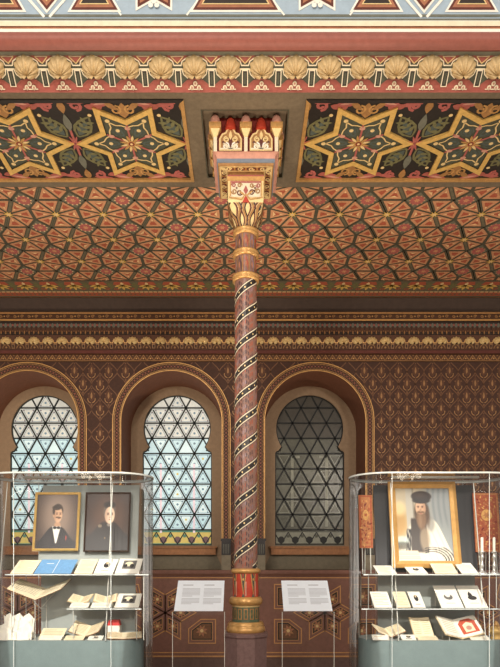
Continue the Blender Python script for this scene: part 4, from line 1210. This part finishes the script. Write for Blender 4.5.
def p3(u, v):
    c = mixc((196, 182, 154), (150, 154, 152), ss(.3, .75, u))
    c = mixc(c, (196, 150, 84), ell(u, v, .06, .52, .13, .20, .5) * .8); c = mixc(c, (236, 214, 160), ell(u, v, .06, .72, .12, .10, .5) * .8)
    c = mixc(c, (188, 182, 168), (1 - ss(.06, .075, abs(u - .26))) * ss(.33, .36, v)); c = mixc(c, (150, 142, 126), (1 - ss(.010, .016, abs(u - .325))) * ss(.33, .36, v))
    for k, x in enumerate((.62, .72, .82, .92)): c = mixc(c, (126, 132, 136), (1 - ss(.0, .04, abs(u - x - .03 * math.sin(v * 6)))) * ss(.4, .6, v) * .8)
    sh_ = .56 - .50 * ss(.16, .56, abs(u - .50)); tal = 1 - ss(sh_ - .02, sh_ + .02, v)
    c = mixc(c, (232, 224, 206), tal)
    c = mixc(c, (206, 196, 176), tal * (1 - ss(.0, .02, abs(((u + v * .5) * 9) % 1 - .5) / 9)) * .7)
    coat = (1 - ss(.13 + (.5 - v) * .05, .15 + (.5 - v) * .05, abs(u - .40))) * (1 - ss(.56, .60, v)) * ss(.10, .14, v)
    c = mixc(c, (62, 52, 46), coat); c = mixc(c, (166, 146, 120), ell(u, v, .50, .30, .09, .17, .3) * .8)
    for k in range(3):
        uu = u - .17 - .03 * k; c = mixc(c, (36, 34, 36), (1 - ss(.008, .014, abs(uu - .10 * (v - .25)))) * ss(.12, .15, v) * (1 - ss(.42, .45, v)))
    for k in range(4):
        rr_ = math.hypot((u - .62) / 1.0, (v - .0) / .55); c = mixc(c, (36, 34, 36), (1 - ss(.008, .016, abs(rr_ - .24 - .05 * k))) * ss(.46, .52, u) * (1 - ss(.17, .2, v)))
    c = mixc(c, (196, 214, 206), ell(u, v, .08, .28, .12, .06, .3) * .8); c = mixc(c, (60, 56, 44), ell(u, v, .08, .21, .16, .05, .4) * .7)
    c = mixc(c, (150, 146, 138), ell(u, v, .62, .50, .07, .10, .4) * .8)
    c = mixc(c, (78, 60, 48), ell(u, v, .47, .66, .135, .19, .16))
    c = mixc(c, (96, 74, 58), ell(u, v, .57, .60, .045, .13, .5) * .7)
    c = face(c, u, v, .455, .725, .095, .115, (220, 178, 144), (160, 114, 88), .05)
    bd = ell(u, v, .455, .575, .088, .145, .2) * (1 - .9 * ell(u, v, .455, .725, .085, .085, .2))
    c = mixc(c, (126, 96, 72), bd); c = mixc(c, (158, 128, 100), ell(u, v, .435, .56, .03, .10, .7) * .6)
    for s in (-1, 1): c = mixc(c, (112, 82, 60), ell(u, v, .455 + s * .03, .668, .034, .012, .5))
    c = mixc(c, (168, 104, 88), ell(u, v, .455, .648, .022, .008, .5))
    c = mixc(c, (50, 40, 38), ell(u, v, .48, .885, .185, .075, .12)); c = mixc(c, (46, 38, 37), ell(u, v, .475, .83, .16, .045, .2)); c = mixc(c, (84, 68, 58), ell(u, v, .45, .90, .09, .04, .9) * .6)
    bk = 1 - ss(.10, .115, max(abs(u - .18 - (.1 - v) * .5) * .55, abs(v - .075) * 1.6)); c = mixc(c, (236, 220, 190), bk); c = mixc(c, (176, 128, 96), bk * (1 - ss(0, .3, abs((v * 60) % 1 - .5))) * .5)
    return c
def portrait(pxl, pxr, py_t, py_b, d_b, d_t, fw_, fm, fn, label, group):
    zb_, zt_ = wz(py_b, d_b), wz(py_t, d_t)
    xa, xb = (wx(pxl[1], d_b) + wx(pxl[0], d_t)) / 2, (wx(pxr[1], d_b) + wx(pxr[0], d_t)) / 2
    h = math.hypot(zt_ - zb_, d_t - d_b); w = xb - xa
    root = empty('framed_picture', ((xa + xb) / 2, d_b, zb_), (-math.atan2(d_t - d_b, zt_ - zb_), 0, 0)); tag(root, label, 'portrait', group)
    m = MB(); fr = Frame((0, 0, 0), (1, 0, 0), (0, 0, 1), (0, -1, 0))
    o_ = [(-w / 2, 0), (w / 2, 0), (w / 2, h), (-w / 2, h)]; i_ = [(-w / 2 + fw_, fw_), (w / 2 - fw_, fw_), (w / 2 - fw_, h - fw_), (-w / 2 + fw_, h - fw_)]
    k_ = [((p[0] + q_[0]) / 2, (p[1] + q_[1]) / 2) for p, q_ in zip(o_, i_)]
    for i in range(4):
        j = (i + 1) % 4
        m.poly([fr.at(*o_[i], 0.012), fr.at(*o_[j], .012), fr.at(*k_[j], .026), fr.at(*k_[i], .026)], fm); m.poly([fr.at(*k_[i], .026), fr.at(*k_[j], .026), fr.at(*i_[j], .010), fr.at(*i_[i], .010)], fm)
        m.poly([fr.at(*o_[i], 0.012), fr.at(*o_[j], .012), fr.at(*o_[j], -.015), fr.at(*o_[i], -.015)], fm); m.poly([fr.at(*i_[i], .01), fr.at(*i_[j], .01), fr.at(*i_[j], 0), fr.at(*i_[i], 0)], fm)
    m.poly([fr.at(*p, -.015) for p in o_], 'frame_dark')
    obj('frame', m, root)
    cv_ = canvas('canvas', w - 2 * fw_ + .004, h - 2 * fw_ + .004, fn, root); cv_.location = (0, 0, fw_ - .002)
    return root
portrait((37, 31), (82, 77), 492.5, 551, 5.62, 5.715, .022, 'frame_gold', p1, 'thin gold framed portrait of a moustached person in dinner jacket and bow tie', 'portraits in the left display case')
portrait((86.5, 83), (132, 128), 492.5, 552, 5.62, 5.715, .014, 'frame_dark', p2, 'dark framed portrait of a pale-faced person in black, right portrait of the left case', 'portraits in the left display case')
portrait((386.5, 393.5), (453.5, 463), 482, 568, 5.55, 5.74, .066, 'frame_ochre', p3, 'large wide gold framed portrait of a bearded person in fur hat and striped shawl', None)

# ---------------------------------------------------------------- papers and books
def doc(name, pf, pb, yf, yb_, df, db, paper, art, label, group, zrest, cat='document', th=.005, stand=True):
    """a sheet whose front edge rests at zrest; pf/pb = (left,right) ends of its front and back edges in the photo"""
    xa, xb = (wx(pf[0], df) + wx(pb[0], db)) / 2, (wx(pf[1], df) + wx(pb[1], db)) / 2
    skew = 0
    za, zb_ = zrest + .002, max(zrest + .003, wz(yb_, db)); ln = math.hypot(db - df, zb_ - za); an = math.atan2(zb_ - za, db - df)
    w = xb - xa; m = MB()
    m.box(-w / 2, w / 2, 0, ln, 0, th, paper)
    fr = Frame((0, 0, th), (1, 0, 0), (0, 1, 0), (0, 0, 1))
    if art == 'text':
        for k in range(int(ln / .028)): 
            y = ln - .03 - k * .024
            if y > .03: m.line(fr, [(-w * .38, y), (w * (.38 if k % 5 else .1), y)], .006, .0006, 'paper_edge')
    elif art == 'portrait':
        m.disc(fr, (w * .02, ln * .58), w * .17, .0006, 'ink_dark', 12, ln * .2); m.disc(fr, (w * .02, ln * .70), w * .07, .001, 'paper_edge', 8, ln * .09)
        m.line(fr, [(-w * .2, ln * .2), (w * .2, ln * .2)], .008, .0006, 'ink')
    elif art == 'photo':
        m.fill(fr, [(-w * .28, ln * .3), (w * .28, ln * .3), (w * .28, ln * .86), (-w * .28, ln * .86)], .0006, 'ink'); m.disc(fr, (-w * .02, ln * .62), w * .18, .001, 'paper_cream', 10, ln * .16)
        m.disc(fr, (w * .12, ln * .5), w * .10, .0013, 'ink_dark', 8, ln * .14); m.disc(fr, (-w * .16, ln * .5), w * .09, .0013, 'ink_dark', 8, ln * .12)
    elif art == 'cover':
        m.line(fr, [(0, 0), (0, ln)], .006, .0006, 'label_white'); m.line(fr, [(-w * .3, ln * .7), (-w * .1, ln * .7)], .012, .0006, 'label_white')
    elif art == 'spread':
        m.line(fr, [(0, 0), (0, ln)], .005, .0006, 'paper_edge')
        for s in (-1, 1):
            for k in range(5): m.line(fr, [(s * w * .08, ln * (.85 - .16 * k)), (s * w * .40, ln * (.85 - .16 * k))], .006, .0006, 'paper_edge')
    elif art == 'vase':
        m.disc(fr, (0, ln * .48), w * .20, .0006, 'ink', 12, ln * .13); m.disc(fr, (0, ln * .58), w * .12, .001, 'paper', 10, ln * .12); m.line(fr, [(-w * .2, ln * .2), (w * .2, ln * .2)], .006, .0006, 'paper_edge')
    elif art == 'statue':
        m.disc(fr, (0, ln * .44), w * .20, .0006, 'ink_dark', 12, ln * .10); m.leaf(fr, (-.01, ln * .42), PI / 2, ln * .3, w * .2, .001, 'ink_dark'); m.line(fr, [(-w * .2, ln * .2), (w * .2, ln * .2)], .006, .0006, 'paper_edge')
    o = obj(name, m, None, ((xa + xb) / 2, df, za), (an, 0, 0)); tag(o, label, cat, group)
    if stand and zb_ - za > .05:
        s_ = MB(); e = w / 2 - .02; bk = ln - .03; dz = -math.tan(an) * 0
        hh = (zb_ - za) * (bk / ln) - .004
        # clear wedge: strut down to the shelf from the raised back edge
        ca, sa = math.cos(-an), math.sin(-an)
        foot = lambda x: (x, bk - hh * math.sin(-an) * -1 * 0 + (-hh) * -math.sin(an) * -1, -hh * math.cos(an))
        for x in (-e, e): s_.tube([(x, bk, -.001), (x, bk - hh * math.sin(an), -hh * math.cos(an))], .004, 'clear_edge', 6)
        s_.tube([(-e, bk, -.004), (e, bk, -.004)], .004, 'clear_edge', 6)
        obj('stand', s_, o)
    return o
GL1, GL2, GL3 = 'documents on the top shelf of the left case', 'papers on the middle shelf of the left case', 'papers on the floor of the left case'
GR1, GR2, GR3 = 'documents on the top shelf of the right case', 'papers on the middle shelf of the right case', 'papers on the floor of the right case'
z1, z2, z3 = ZSH1, ZSH2, ZBASE
doc('paper_sheet', (10, 33), (20, 41), 573, 560.5, 5.35, 5.58, 'paper_cream', 'text', 'plain cream sheet at the left end of the left case top shelf', GL1, z1)
doc('booklet', (34, 71), (42, 78), 573, 560, 5.35, 5.58, 'paper_blue', 'cover', 'blue open booklet cover on the left case top shelf', GL1, z1, 'booklet')
doc('paper_sheet', (75, 92.5), (80, 98), 573, 559.5, 5.35, 5.58, 'paper_cream', 'text', 'cream written sheet between blue booklet and white print, left case top shelf', GL1, z1)
doc('paper_sheet', (93.8, 112.5), (99.5, 119), 573, 559.5, 5.35, 5.58, 'paper', 'portrait', 'white sheet with small dark vignette, second from right on left case top shelf', GL1, z1)
doc('paper_sheet', (114.2, 139), (120.5, 143), 573, 559, 5.35, 5.58, 'paper', 'photo', 'white sheet with a large grey picture, right end of left case top shelf', GL1, z1)
doc('paper_sheet', (113, 138), (120, 143), 606, 594, 5.38, 5.58, 'paper', 'photo', 'white sheet with a grey picture on the left case middle shelf', GL2, z2)
doc('paper_sheet', (69, 88), (72, 90), 608, 603, 5.36, 5.45, 'paper', 'text', 'flat white sheet at the left end of the left case middle shelf', GL2, z2, stand=False)
doc('paper_sheet', (90, 110), (93, 112), 608, 603, 5.36, 5.45, 'paper', 'text', 'flat white sheet in the centre of the left case middle shelf', GL2, z2, stand=False)
doc('paper_sheet', (38, 62), (44, 68), 635, 628.5, 5.44, 5.58, 'paper_cream', 'text', 'tilted cream sheet between the paper pile and open book, left case floor', GL3, z3)
doc('paper_sheet', (8, 29), (10, 31), 640, 637, 5.345, 5.42, 'paper', 'text', 'flat white sheet at the left front of the left case floor', GL3, z3, stand=False)
doc('paper_sheet', (39, 62), (41, 63), 640, 636, 5.345, 5.42, 'paper', 'text', 'flat white sheet in the middle of the left case floor front', GL3, z3, stand=False)
doc('paper_sheet', (64, 84), (66, 85), 640, 636, 5.345, 5.42, 'paper_cream', 'text', 'flat cream sheet before the open book on the left case floor', GL3, z3, stand=False)
doc('paper_sheet', (87, 102), (90, 104), 640, 636, 5.345, 5.42, 'paper', 'portrait', 'small flat printed sheet right of centre at the left case floor front', GL3, z3, stand=False)
# right case
doc('paper_sheet', (380, 399), (371, 389), 576, 566, 5.36, 5.58, 'paper', 'text', 'white sheet at the left end of the right case top shelf', GR1, z1)
doc('paper_sheet', (411.5, 430), (402, 420), 577, 567, 5.36, 5.55, 'paper', 'portrait', 'white sheet with small vignette below the gold frame, right case top shelf', GR1, z1)
doc('paper_sheet', (437, 460), (428, 450), 574, 564, 5.36, 5.52, 'paper_cream', 'text', 'cream sheet under the right corner of the gold frame', GR1, z1)
doc('paper_sheet', (462, 479), (454, 470), 574, 563.5, 5.36, 5.56, 'paper', 'text', 'white sheet just left of the candlesticks on the top shelf', GR1, z1)
doc('paper_sheet', (376, 393.5), (368, 386), 603, 592, 5.38, 5.58, 'paper', 'text', 'white sheet at the left end of the right case middle shelf', GR2, z2)
doc('paper_sheet', (398, 412), (391, 404), 603, 592, 5.38, 5.58, 'paper_cream', 'text', 'cream sheet second from left on the right case middle shelf', GR2, z2)
doc('paper_sheet', (414, 427), (406, 418), 603, 592, 5.38, 5.58, 'paper', 'portrait', 'small white printed sheet left of the large print pair, middle shelf', GR2, z2)
doc('print_sheet', (442, 464), (432, 454), 608, 586, 5.34, 5.60, 'paper', 'vase', 'large white sheet with pale crescent drawing, left of the print pair', GR2, z2)
doc('print_sheet', (465.5, 488.5), (455.5, 477), 608, 586, 5.34, 5.60, 'paper', 'statue', 'large white sheet with dark bell-shaped drawing, right of the print pair', GR2, z2)
doc('paper_sheet', (373, 390), (371, 388), 640, 635, 5.335, 5.40, 'paper', 'text', 'flat white sheet at the left front of the right case floor', GR3, z3, stand=False)
doc('paper_sheet', (402, 416.5), (400, 414), 640, 635, 5.335, 5.405, 'paper', 'portrait', 'flat white sheet with dark picture on the right case floor', GR3, z3, stand=False)
doc('paper_sheet', (418, 438), (416, 436), 640, 636, 5.345, 5.43, 'paper_cream', 'text', 'flat cream sheet before the two column booklet, right case floor', GR3, z3, stand=False)
doc('paper_sheet', (471, 490), (468, 487), 640, 636, 5.345, 5.43, 'paper', 'text', 'flat white sheet at the right front of the right case floor', GR3, z3, stand=False)

def open_book(loc, pw, ln, vee, pitch, yaw, label, group, art=(0, 0), cover='cover_brown', rest=None, th=.012, paper='paper_cream', tall=False):
    root = empty('open_book', loc, (0, 0, yaw)); tag(root, label, 'book', group)
    # find lowest corner after tilting so the book rests on its stand
    R_ = Euler((pitch, 0, 0)).to_matrix()
    for nm, grow, h0, h1, mm in (('cover', .006, -.004, 0.0, cover), ('pages', 0, .0005, th, paper)):
        m = MB()
        for s in (-1, 1):
            fr = Frame((0, 0, 0), R_ @ Vector((s * math.cos(vee), 0, math.sin(vee))), R_ @ Vector((0, 1, 0)), R_ @ Vector((-s * math.sin(vee), 0, math.cos(vee))))
            m.bbox8([fr.at(u, v, h) for h in (h0, h1) for u, v in ((0, -grow), (pw + grow, -grow), (pw + grow, ln + grow), (0, ln + grow))], mm)
            if nm == 'pages':
                fr2 = fr; k_ = art[0 if s < 0 else 1]
                if k_ == 'text':
                    for k in range(7): m.line(fr, [(pw * .14, ln * (.86 - .11 * k)), (pw * .86, ln * (.86 - .11 * k))], .006, th + .0006, 'paper_edge')
                elif k_ == 'map':
                    for k in range(6): m.line(fr, [(pw * .1, ln * (.2 + .11 * k)), (pw * .35, ln * (.26 + .1 * k)), (pw * .6, ln * (.18 + .11 * k)), (pw * .88, ln * (.24 + .11 * k))], .005, th + .0006, 'ink')
                elif k_ == 'red':
                    m.fill(fr, [(pw * .12, ln * .12), (pw * .88, ln * .12), (pw * .88, ln * .7), (pw * .7, ln * .88), (pw * .3, ln * .88), (pw * .12, ln * .7)], th + .0006, 'ink_red')
                    m.fill(fr, [(pw * .28, ln * .2), (pw * .72, ln * .2), (pw * .72, ln * .6), (pw * .5, ln * .72), (pw * .28, ln * .6)], th + .0012, 'paper_cream'); m.disc(fr, (pw * .5, ln * .4), pw * .13, th + .0018, 'pink', 8)
        obj(nm, m, root)
    # legs of the clear cradle, down to the surface it stands on
    if rest is not None:
        e = pw * .7
        def post(p, q_): 
            k_ = MB(); k_.tube([p, q_], .004, 'clear_edge', 6); obj('cradle_leg', k_, root)
        if not tall:
            for s in (-1, 1):
                for v in (.15 * ln, .85 * ln):
                    p = R_ @ Vector((s * e * math.cos(vee), v, e * math.sin(vee))); p.z -= .006
                    if p.z + loc[2] > rest + .004: post(p, (p.x, p.y, rest - loc[2]))
        p, q_ = R_ @ Vector((0, 0, -.006)), R_ @ Vector((0, ln, -.006))
        for p_ in (p, q_):
            if p_.z + loc[2] > rest + .004: post(p_, (p_.x, p_.y, rest - loc[2]))
        if tall:
            for s in (-1, 1):
                w_ = R_ @ Vector((s * e * math.cos(vee), .5 * ln, e * math.sin(vee) - .008)); post((p + q_) / 2 - Vector((0, 0, .12)), w_)
            post((p + q_) / 2 - Vector((0, 0, .12)), q_ - Vector((0, 0, .12 + (q_.z - p.z) / 2)))
    return root
GB1 = 'open books in the left case'; GB2 = 'open books in the right case'
R_ = math.radians
open_book((wx(35, 5.34), 5.34, 1.236), .265, .285, R_(23), R_(16), R_(-2), 'large open book with a sketch, high on a clear cradle in the left case', GB1, ('map', 'text'), 'cover_brown', z3, tall=True)
open_book((wx(78.5, 5.46), 5.465, z2 + .03), .105, .12, R_(18), R_(30), R_(-12), 'small cream open booklet, left of two on the left case middle shelf', GB1, ('text', 'text'), 'paper_edge', z2, .006)
open_book((wx(105, 5.46), 5.465, z2 + .03), .105, .12, R_(20), R_(30), R_(6), 'small cream open booklet, right of two on the left case middle shelf', GB1, ('text', 'text'), 'paper_edge', z2, .006)
open_book((wx(84.5, 5.43), 5.43, z3 + .02), .155, .17, R_(22), R_(28), R_(-10), 'cream open book beside the red topped box on the left case floor', GB1, ('text', 'text'), 'cover_brown', z3, .010)
open_book((wx(124, 5.37), 5.38, z3 + .008), .155, .13, R_(3), R_(16), R_(10), 'flat open book at the right end of the left case floor', GB1, ('text', 'text'), 'cover_brown', z3, .010)
open_book((wx(391, 5.42), 5.42, z3 + .02), .145, .15, R_(22), R_(22), R_(14), 'brown edged open book at the left of the right case floor', GB2, ('text', 'text'), 'cover_brown', z3, .010)
open_book((wx(424, 5.42), 5.42, z3 + .012), .095, .20, R_(7), R_(58), R_(12), 'upright two column booklet in the middle of the right case floor', GB2, ('text', 'text'), 'paper_edge', z3, .006)
open_book((wx(463, 5.37), 5.385, z3 + .012), .205, .22, R_(18), R_(42), R_(14), 'large open book with red illustrated page on the right case floor', GB2, ('text', 'red'), 'paper_edge', z3, .012, 'paper')

# crumpled paper pile (a thick stack of loose leaves)
m = MB(); random.seed(3)
pile = empty('paper_pile', (wx(17, 5.44), 5.44, z3)); tag(pile, 'ragged pile of white papers at the left end of the left case floor', 'papers')
for k in range(9):
    m = MB(); w, l = .14 + random.uniform(-.03, .02), .09 + random.uniform(-.02, .01); hgt = .215 - .018 * k
    n = 8; y = .06 - .017 * k; rows = []
    for i in range(5):
        rows.append([(-w + 2 * w * j / n + random.uniform(-.004, .004), y + .012 * math.sin(j * 1.7 + k) - .01 * (1 - i / 4), hgt * i / 4 * (1 + .10 * math.sin(j * 2.1 + k * 1.3))) for j in range(n + 1)])
    m.grid(rows, 'paper', False); obj('leaf', m, pile)
bx_ = empty('small_box', (wx(114.5, 5.565), 5.565, z3)); tag(bx_, 'small white box with a red lid beside the open books, left case floor', 'box')
m = MB(); m.box(-.055, .055, -.04, .04, 0, .115, 'paper')
m.line(Frame((0, -.04, 0), (1, 0, 0), (0, 0, 1), (0, -1, 0)), [(-.03, .05), (.03, .05)], .012, .001, 'ink_red'); obj('box_body', m, bx_)
m = MB(); m.bbox8([(-.058, -.043, .115), (.058, -.043, .115), (.058, .043, .115), (-.058, .043, .115), (-.045, -.035, .165), (.045, -.035, .165), (.045, .035, .165), (-.045, .035, .165)], 'box_red'); obj('lid', m, bx_)

# candlesticks and gold ornament
def candlestick(px, d, label):
    r = empty('candlestick', (wx(px, d), d, z1)); tag(r, label, 'candlestick', 'candlesticks in the right case')
    m = MB(); m.lathe([(.05, 0), (.05, .008), (.035, .018), (.014, .03), (.012, .06), (.022, .075), (.012, .09), (.010, .14), (.02, .155), (.012, .17), (.012, .19), (.026, .20), (.026, .206), (.015, .208)], 'silver', seg=20); obj('stem', m, r)
    m = MB(); m.lathe([(.0125, .205), (.012, .33), (.006, .335)], 'wax', seg=14); m.tube([(0, 0, .333), (0, 0, .345)], .0015, 'ink_dark', 5); obj('candle', m, r)
candlestick(482, 5.42, 'silver candlestick with white candle, left of the pair in the right case')
candlestick(494, 5.42, 'silver candlestick with white candle, right of the pair in the right case')
r = empty('gold_ornament', (wx(496, 5.46), 5.46, z3)); tag(r, 'small gold openwork ornament at the right end of the right case floor', 'ornament')
m = MB(); m.lathe([(.05, 0), (.055, .01), (.035, .025), (.06, .05), (.075, .075), (.06, .10), (.03, .115)], 'frame_gold', seg=20)
for k in range(8):
    a = k * PI / 4; m.tube([(.06 * math.cos(a), .06 * math.sin(a), .07), (.085 * math.cos(a), .085 * math.sin(a), .10), (.05 * math.cos(a), .05 * math.sin(a), .135)], .006, 'gold', 6)
obj('bowl', m, r)
m = MB(); m.lathe([(.02, .112), (.03, .13), (.02, .15), (.004, .165)], 'gold', seg=14); obj('finial', m, r)

# textiles leaning at both ends of the right case
def textile(name, pl, pr, yt_, yb__, d_t, d_b, m0, m1, label):
    xa, xb = (wx(pl[0], d_t) + wx(pl[1], d_b)) / 2, (wx(pr[0], d_t) + wx(pr[1], d_b)) / 2
    za, zt_ = wz(yb__, d_b), wz(yt_, d_t); h = math.hypot(zt_ - za, d_t - d_b); w = xb - xa
    o = empty(name, ((xa + xb) / 2, d_b, za), (-math.atan2(d_t - d_b, zt_ - za), 0, 0)); tag(o, label, 'textile', 'embroidered textiles in the right case')
    m = MB(); m.box(-w / 2, w / 2, 0, .014, 0, h, m0)
    fr = Frame((0, 0, 0), (1, 0, 0), (0, 0, 1), (0, -1, 0)); rnd = random.Random(5)
    m.line(fr, [(-w / 2 + .012, .012), (w / 2 - .012, .012), (w / 2 - .012, h - .012), (-w / 2 + .012, h - .012)], .016, .001, m1, closed=True)
    for i in range(int(h / .035)):
        for j in range(max(2, int(w / .04))):
            x = -w / 2 + .03 + (w - .06) * (j + rnd.random() * .6) / max(2, int(w / .04)); z = .03 + (h - .06) * (i + rnd.random() * .5) / int(h / .035)
            m.leaf(fr, (x, z), rnd.uniform(0, 6.28), rnd.uniform(.018, .04), .014, .0015 + .0003 * j, rnd.choice(['cloth_gold', m1, m1, 'deep_red']))
    m.disc(fr, (0, h * .62), w * .22, .003, 'cloth_gold', 10, h * .10); m.star(fr, (0, h * .62), 6, w * .16, w * .08, .004, m1)
    obj('embroidery', m, o)
    m = MB(); m.tube([(0, .016, h * .5), (0, .10, -(za - z1) + .004)], .005, 'clear_edge', 6); m.tube([(-w * .3, .004, 0), (-w * .3, .004, -(za - z1))], .005, 'clear_edge', 6); m.tube([(w * .3, .004, 0), (w * .3, .004, -(za - z1))], .005, 'clear_edge', 6)
    obj('stand', m, o)
textile('embroidered_textile', (357, 361), (371, 374), 495, 548, 5.66, 5.60, 'cloth_orange', 'cloth_red', 'narrow orange embroidered textile left of the large gold framed portrait')
textile('embroidered_textile', (470.5, 478), (497, 502), 493, 552, 5.72, 5.64, 'cloth_red', 'cloth_orange', 'wide red embroidered textile behind the candlesticks')

# ---------------------------------------------------------------- hall chandeliers behind the viewer
def chandelier(x, y, z, label):
    r = empty('chandelier', (x, y, z)); tag(r, label, 'chandelier', 'hall chandeliers')
    m = MB(); m.tube([(0, 0, 0), (0, 0, 3.2)], .015, 'brass'); m.lathe([(.02, -.25), (.06, -.18), (.03, -.1), (.08, 0), (.03, .1), (.02, .2)], 'brass', seg=16)
    for k in range(6):
        a = k * PI / 3; m.tube([(.05 * math.cos(a), .05 * math.sin(a), -.05), (.28 * math.cos(a), .28 * math.sin(a), -.16), (.45 * math.cos(a), .45 * math.sin(a), .0)], .012, 'brass')
    obj('frame', m, r)
    for k in range(6):
        a = k * PI / 3; g = MB(); g.lathe([(.04, 0), (.09, .03), (.12, .09), (.10, .15), (.05, .17)], 'lamp_glass', seg=16, c=(.45 * math.cos(a), .45 * math.sin(a))); obj('shade', g, r)
chandelier(-3.6, -5.8, 3.9, 'brass chandelier with six white bowls hanging in the hall, left side')
chandelier(3.9, -5.8, 3.9, 'brass chandelier with six white bowls hanging in the hall, right side')

# ---------------------------------------------------------------- lights
def light(kind, name, loc, energy, color, **kw):
    l = bpy.data.lights.new(name, kind); l.energy = energy; l.color = color
    for k, v in kw.items():
        if k != 'rot': setattr(l, k, v)
    o = bpy.data.objects.new(name, l); COL.objects.link(o); o.location = loc
    if 'rot' in kw: o.rotation_euler = kw['rot']
    return o
WARM = (1.0, .85, .66); SOFT = (1.0, .90, .78)
light('POINT', 'chandelier_light_a', (-3.6, -4.6, 4.6), 700, SOFT, shadow_soft_size=.5)
light('POINT', 'chandelier_light_b', (3.9, -4.6, 4.6), 700, SOFT, shadow_soft_size=.5)
light('SPOT', 'hall_floodlight', (-1.5, -1.5, 6.8), 500, SOFT, shadow_soft_size=.6, spot_size=R_(75), spot_blend=.6, rot=(R_(78), 0, R_(-12)))
# unseen warm spots added near the floor to brighten beam and aisle ceiling
for x, y, e, sz in ((-2.6, 7.2, 260, 125), (2.4, 7.2, 150, 125), (-1.4, 4.0, 330, 75), (1.4, 4.0, 300, 75)):
    light('SPOT', 'upward_fill', (x, y, .15), e, WARM, shadow_soft_size=.15, spot_size=R_(sz), spot_blend=.8, rot=(PI - (R_(12) if y < 5 else 0), 0, 0))
# spots added on the hall side to brighten the papers in the cases
def aim(p, q_): return (Vector(q_) - Vector(p)).to_track_quat('-Z', 'Y').to_euler()
for cx in (LX, RX):
    p = (cx * .9, .6, 4.4)
    light('SPOT', 'case_fill_spot', p, 1250, (1, .95, .87), shadow_soft_size=.08, spot_size=R_(21), spot_blend=.75, rot=aim(p, (cx, 5.5, .98)))
    light('AREA', 'case_strip', (cx, CD - .145, ZTOPC - .037), 2, (1, .95, .88), shape='RECTANGLE', size=1.0, size_y=.05)

w = bpy.data.worlds.new('World'); sc.world = w; w.use_nodes = True
bg = w.node_tree.nodes['Background']; bg.inputs[0].default_value = (1.0, .92, .82, 1); bg.inputs[1].default_value = .6

# ---------------------------------------------------------------- camera
cam = bpy.data.cameras.new('Camera'); co = bpy.data.objects.new('Camera', cam); COL.objects.link(co)
co.location = (0, 0, CZ); co.rotation_euler = (PI / 2, 0, 0)
cam.sensor_fit = 'VERTICAL'; cam.sensor_height = 36.0; cam.lens = F / 667.0 * 36.0
cam.shift_x = (250 - VX) / 667.0; cam.shift_y = (VY - 333.5) / 667.0
cam.clip_start = .05
sc.camera = co
sc.view_settings.view_transform = 'Standard'; sc.view_settings.look = 'None'
sc.view_settings.gamma = 1; sc.view_settings.use_curve_mapping = False
sc.view_settings.exposure = 0.3
sc.cycles.transparent_max_bounces = 24; sc.cycles.max_bounces = 7; sc.cycles.caustics_reflective = False; sc.cycles.caustics_refractive = False
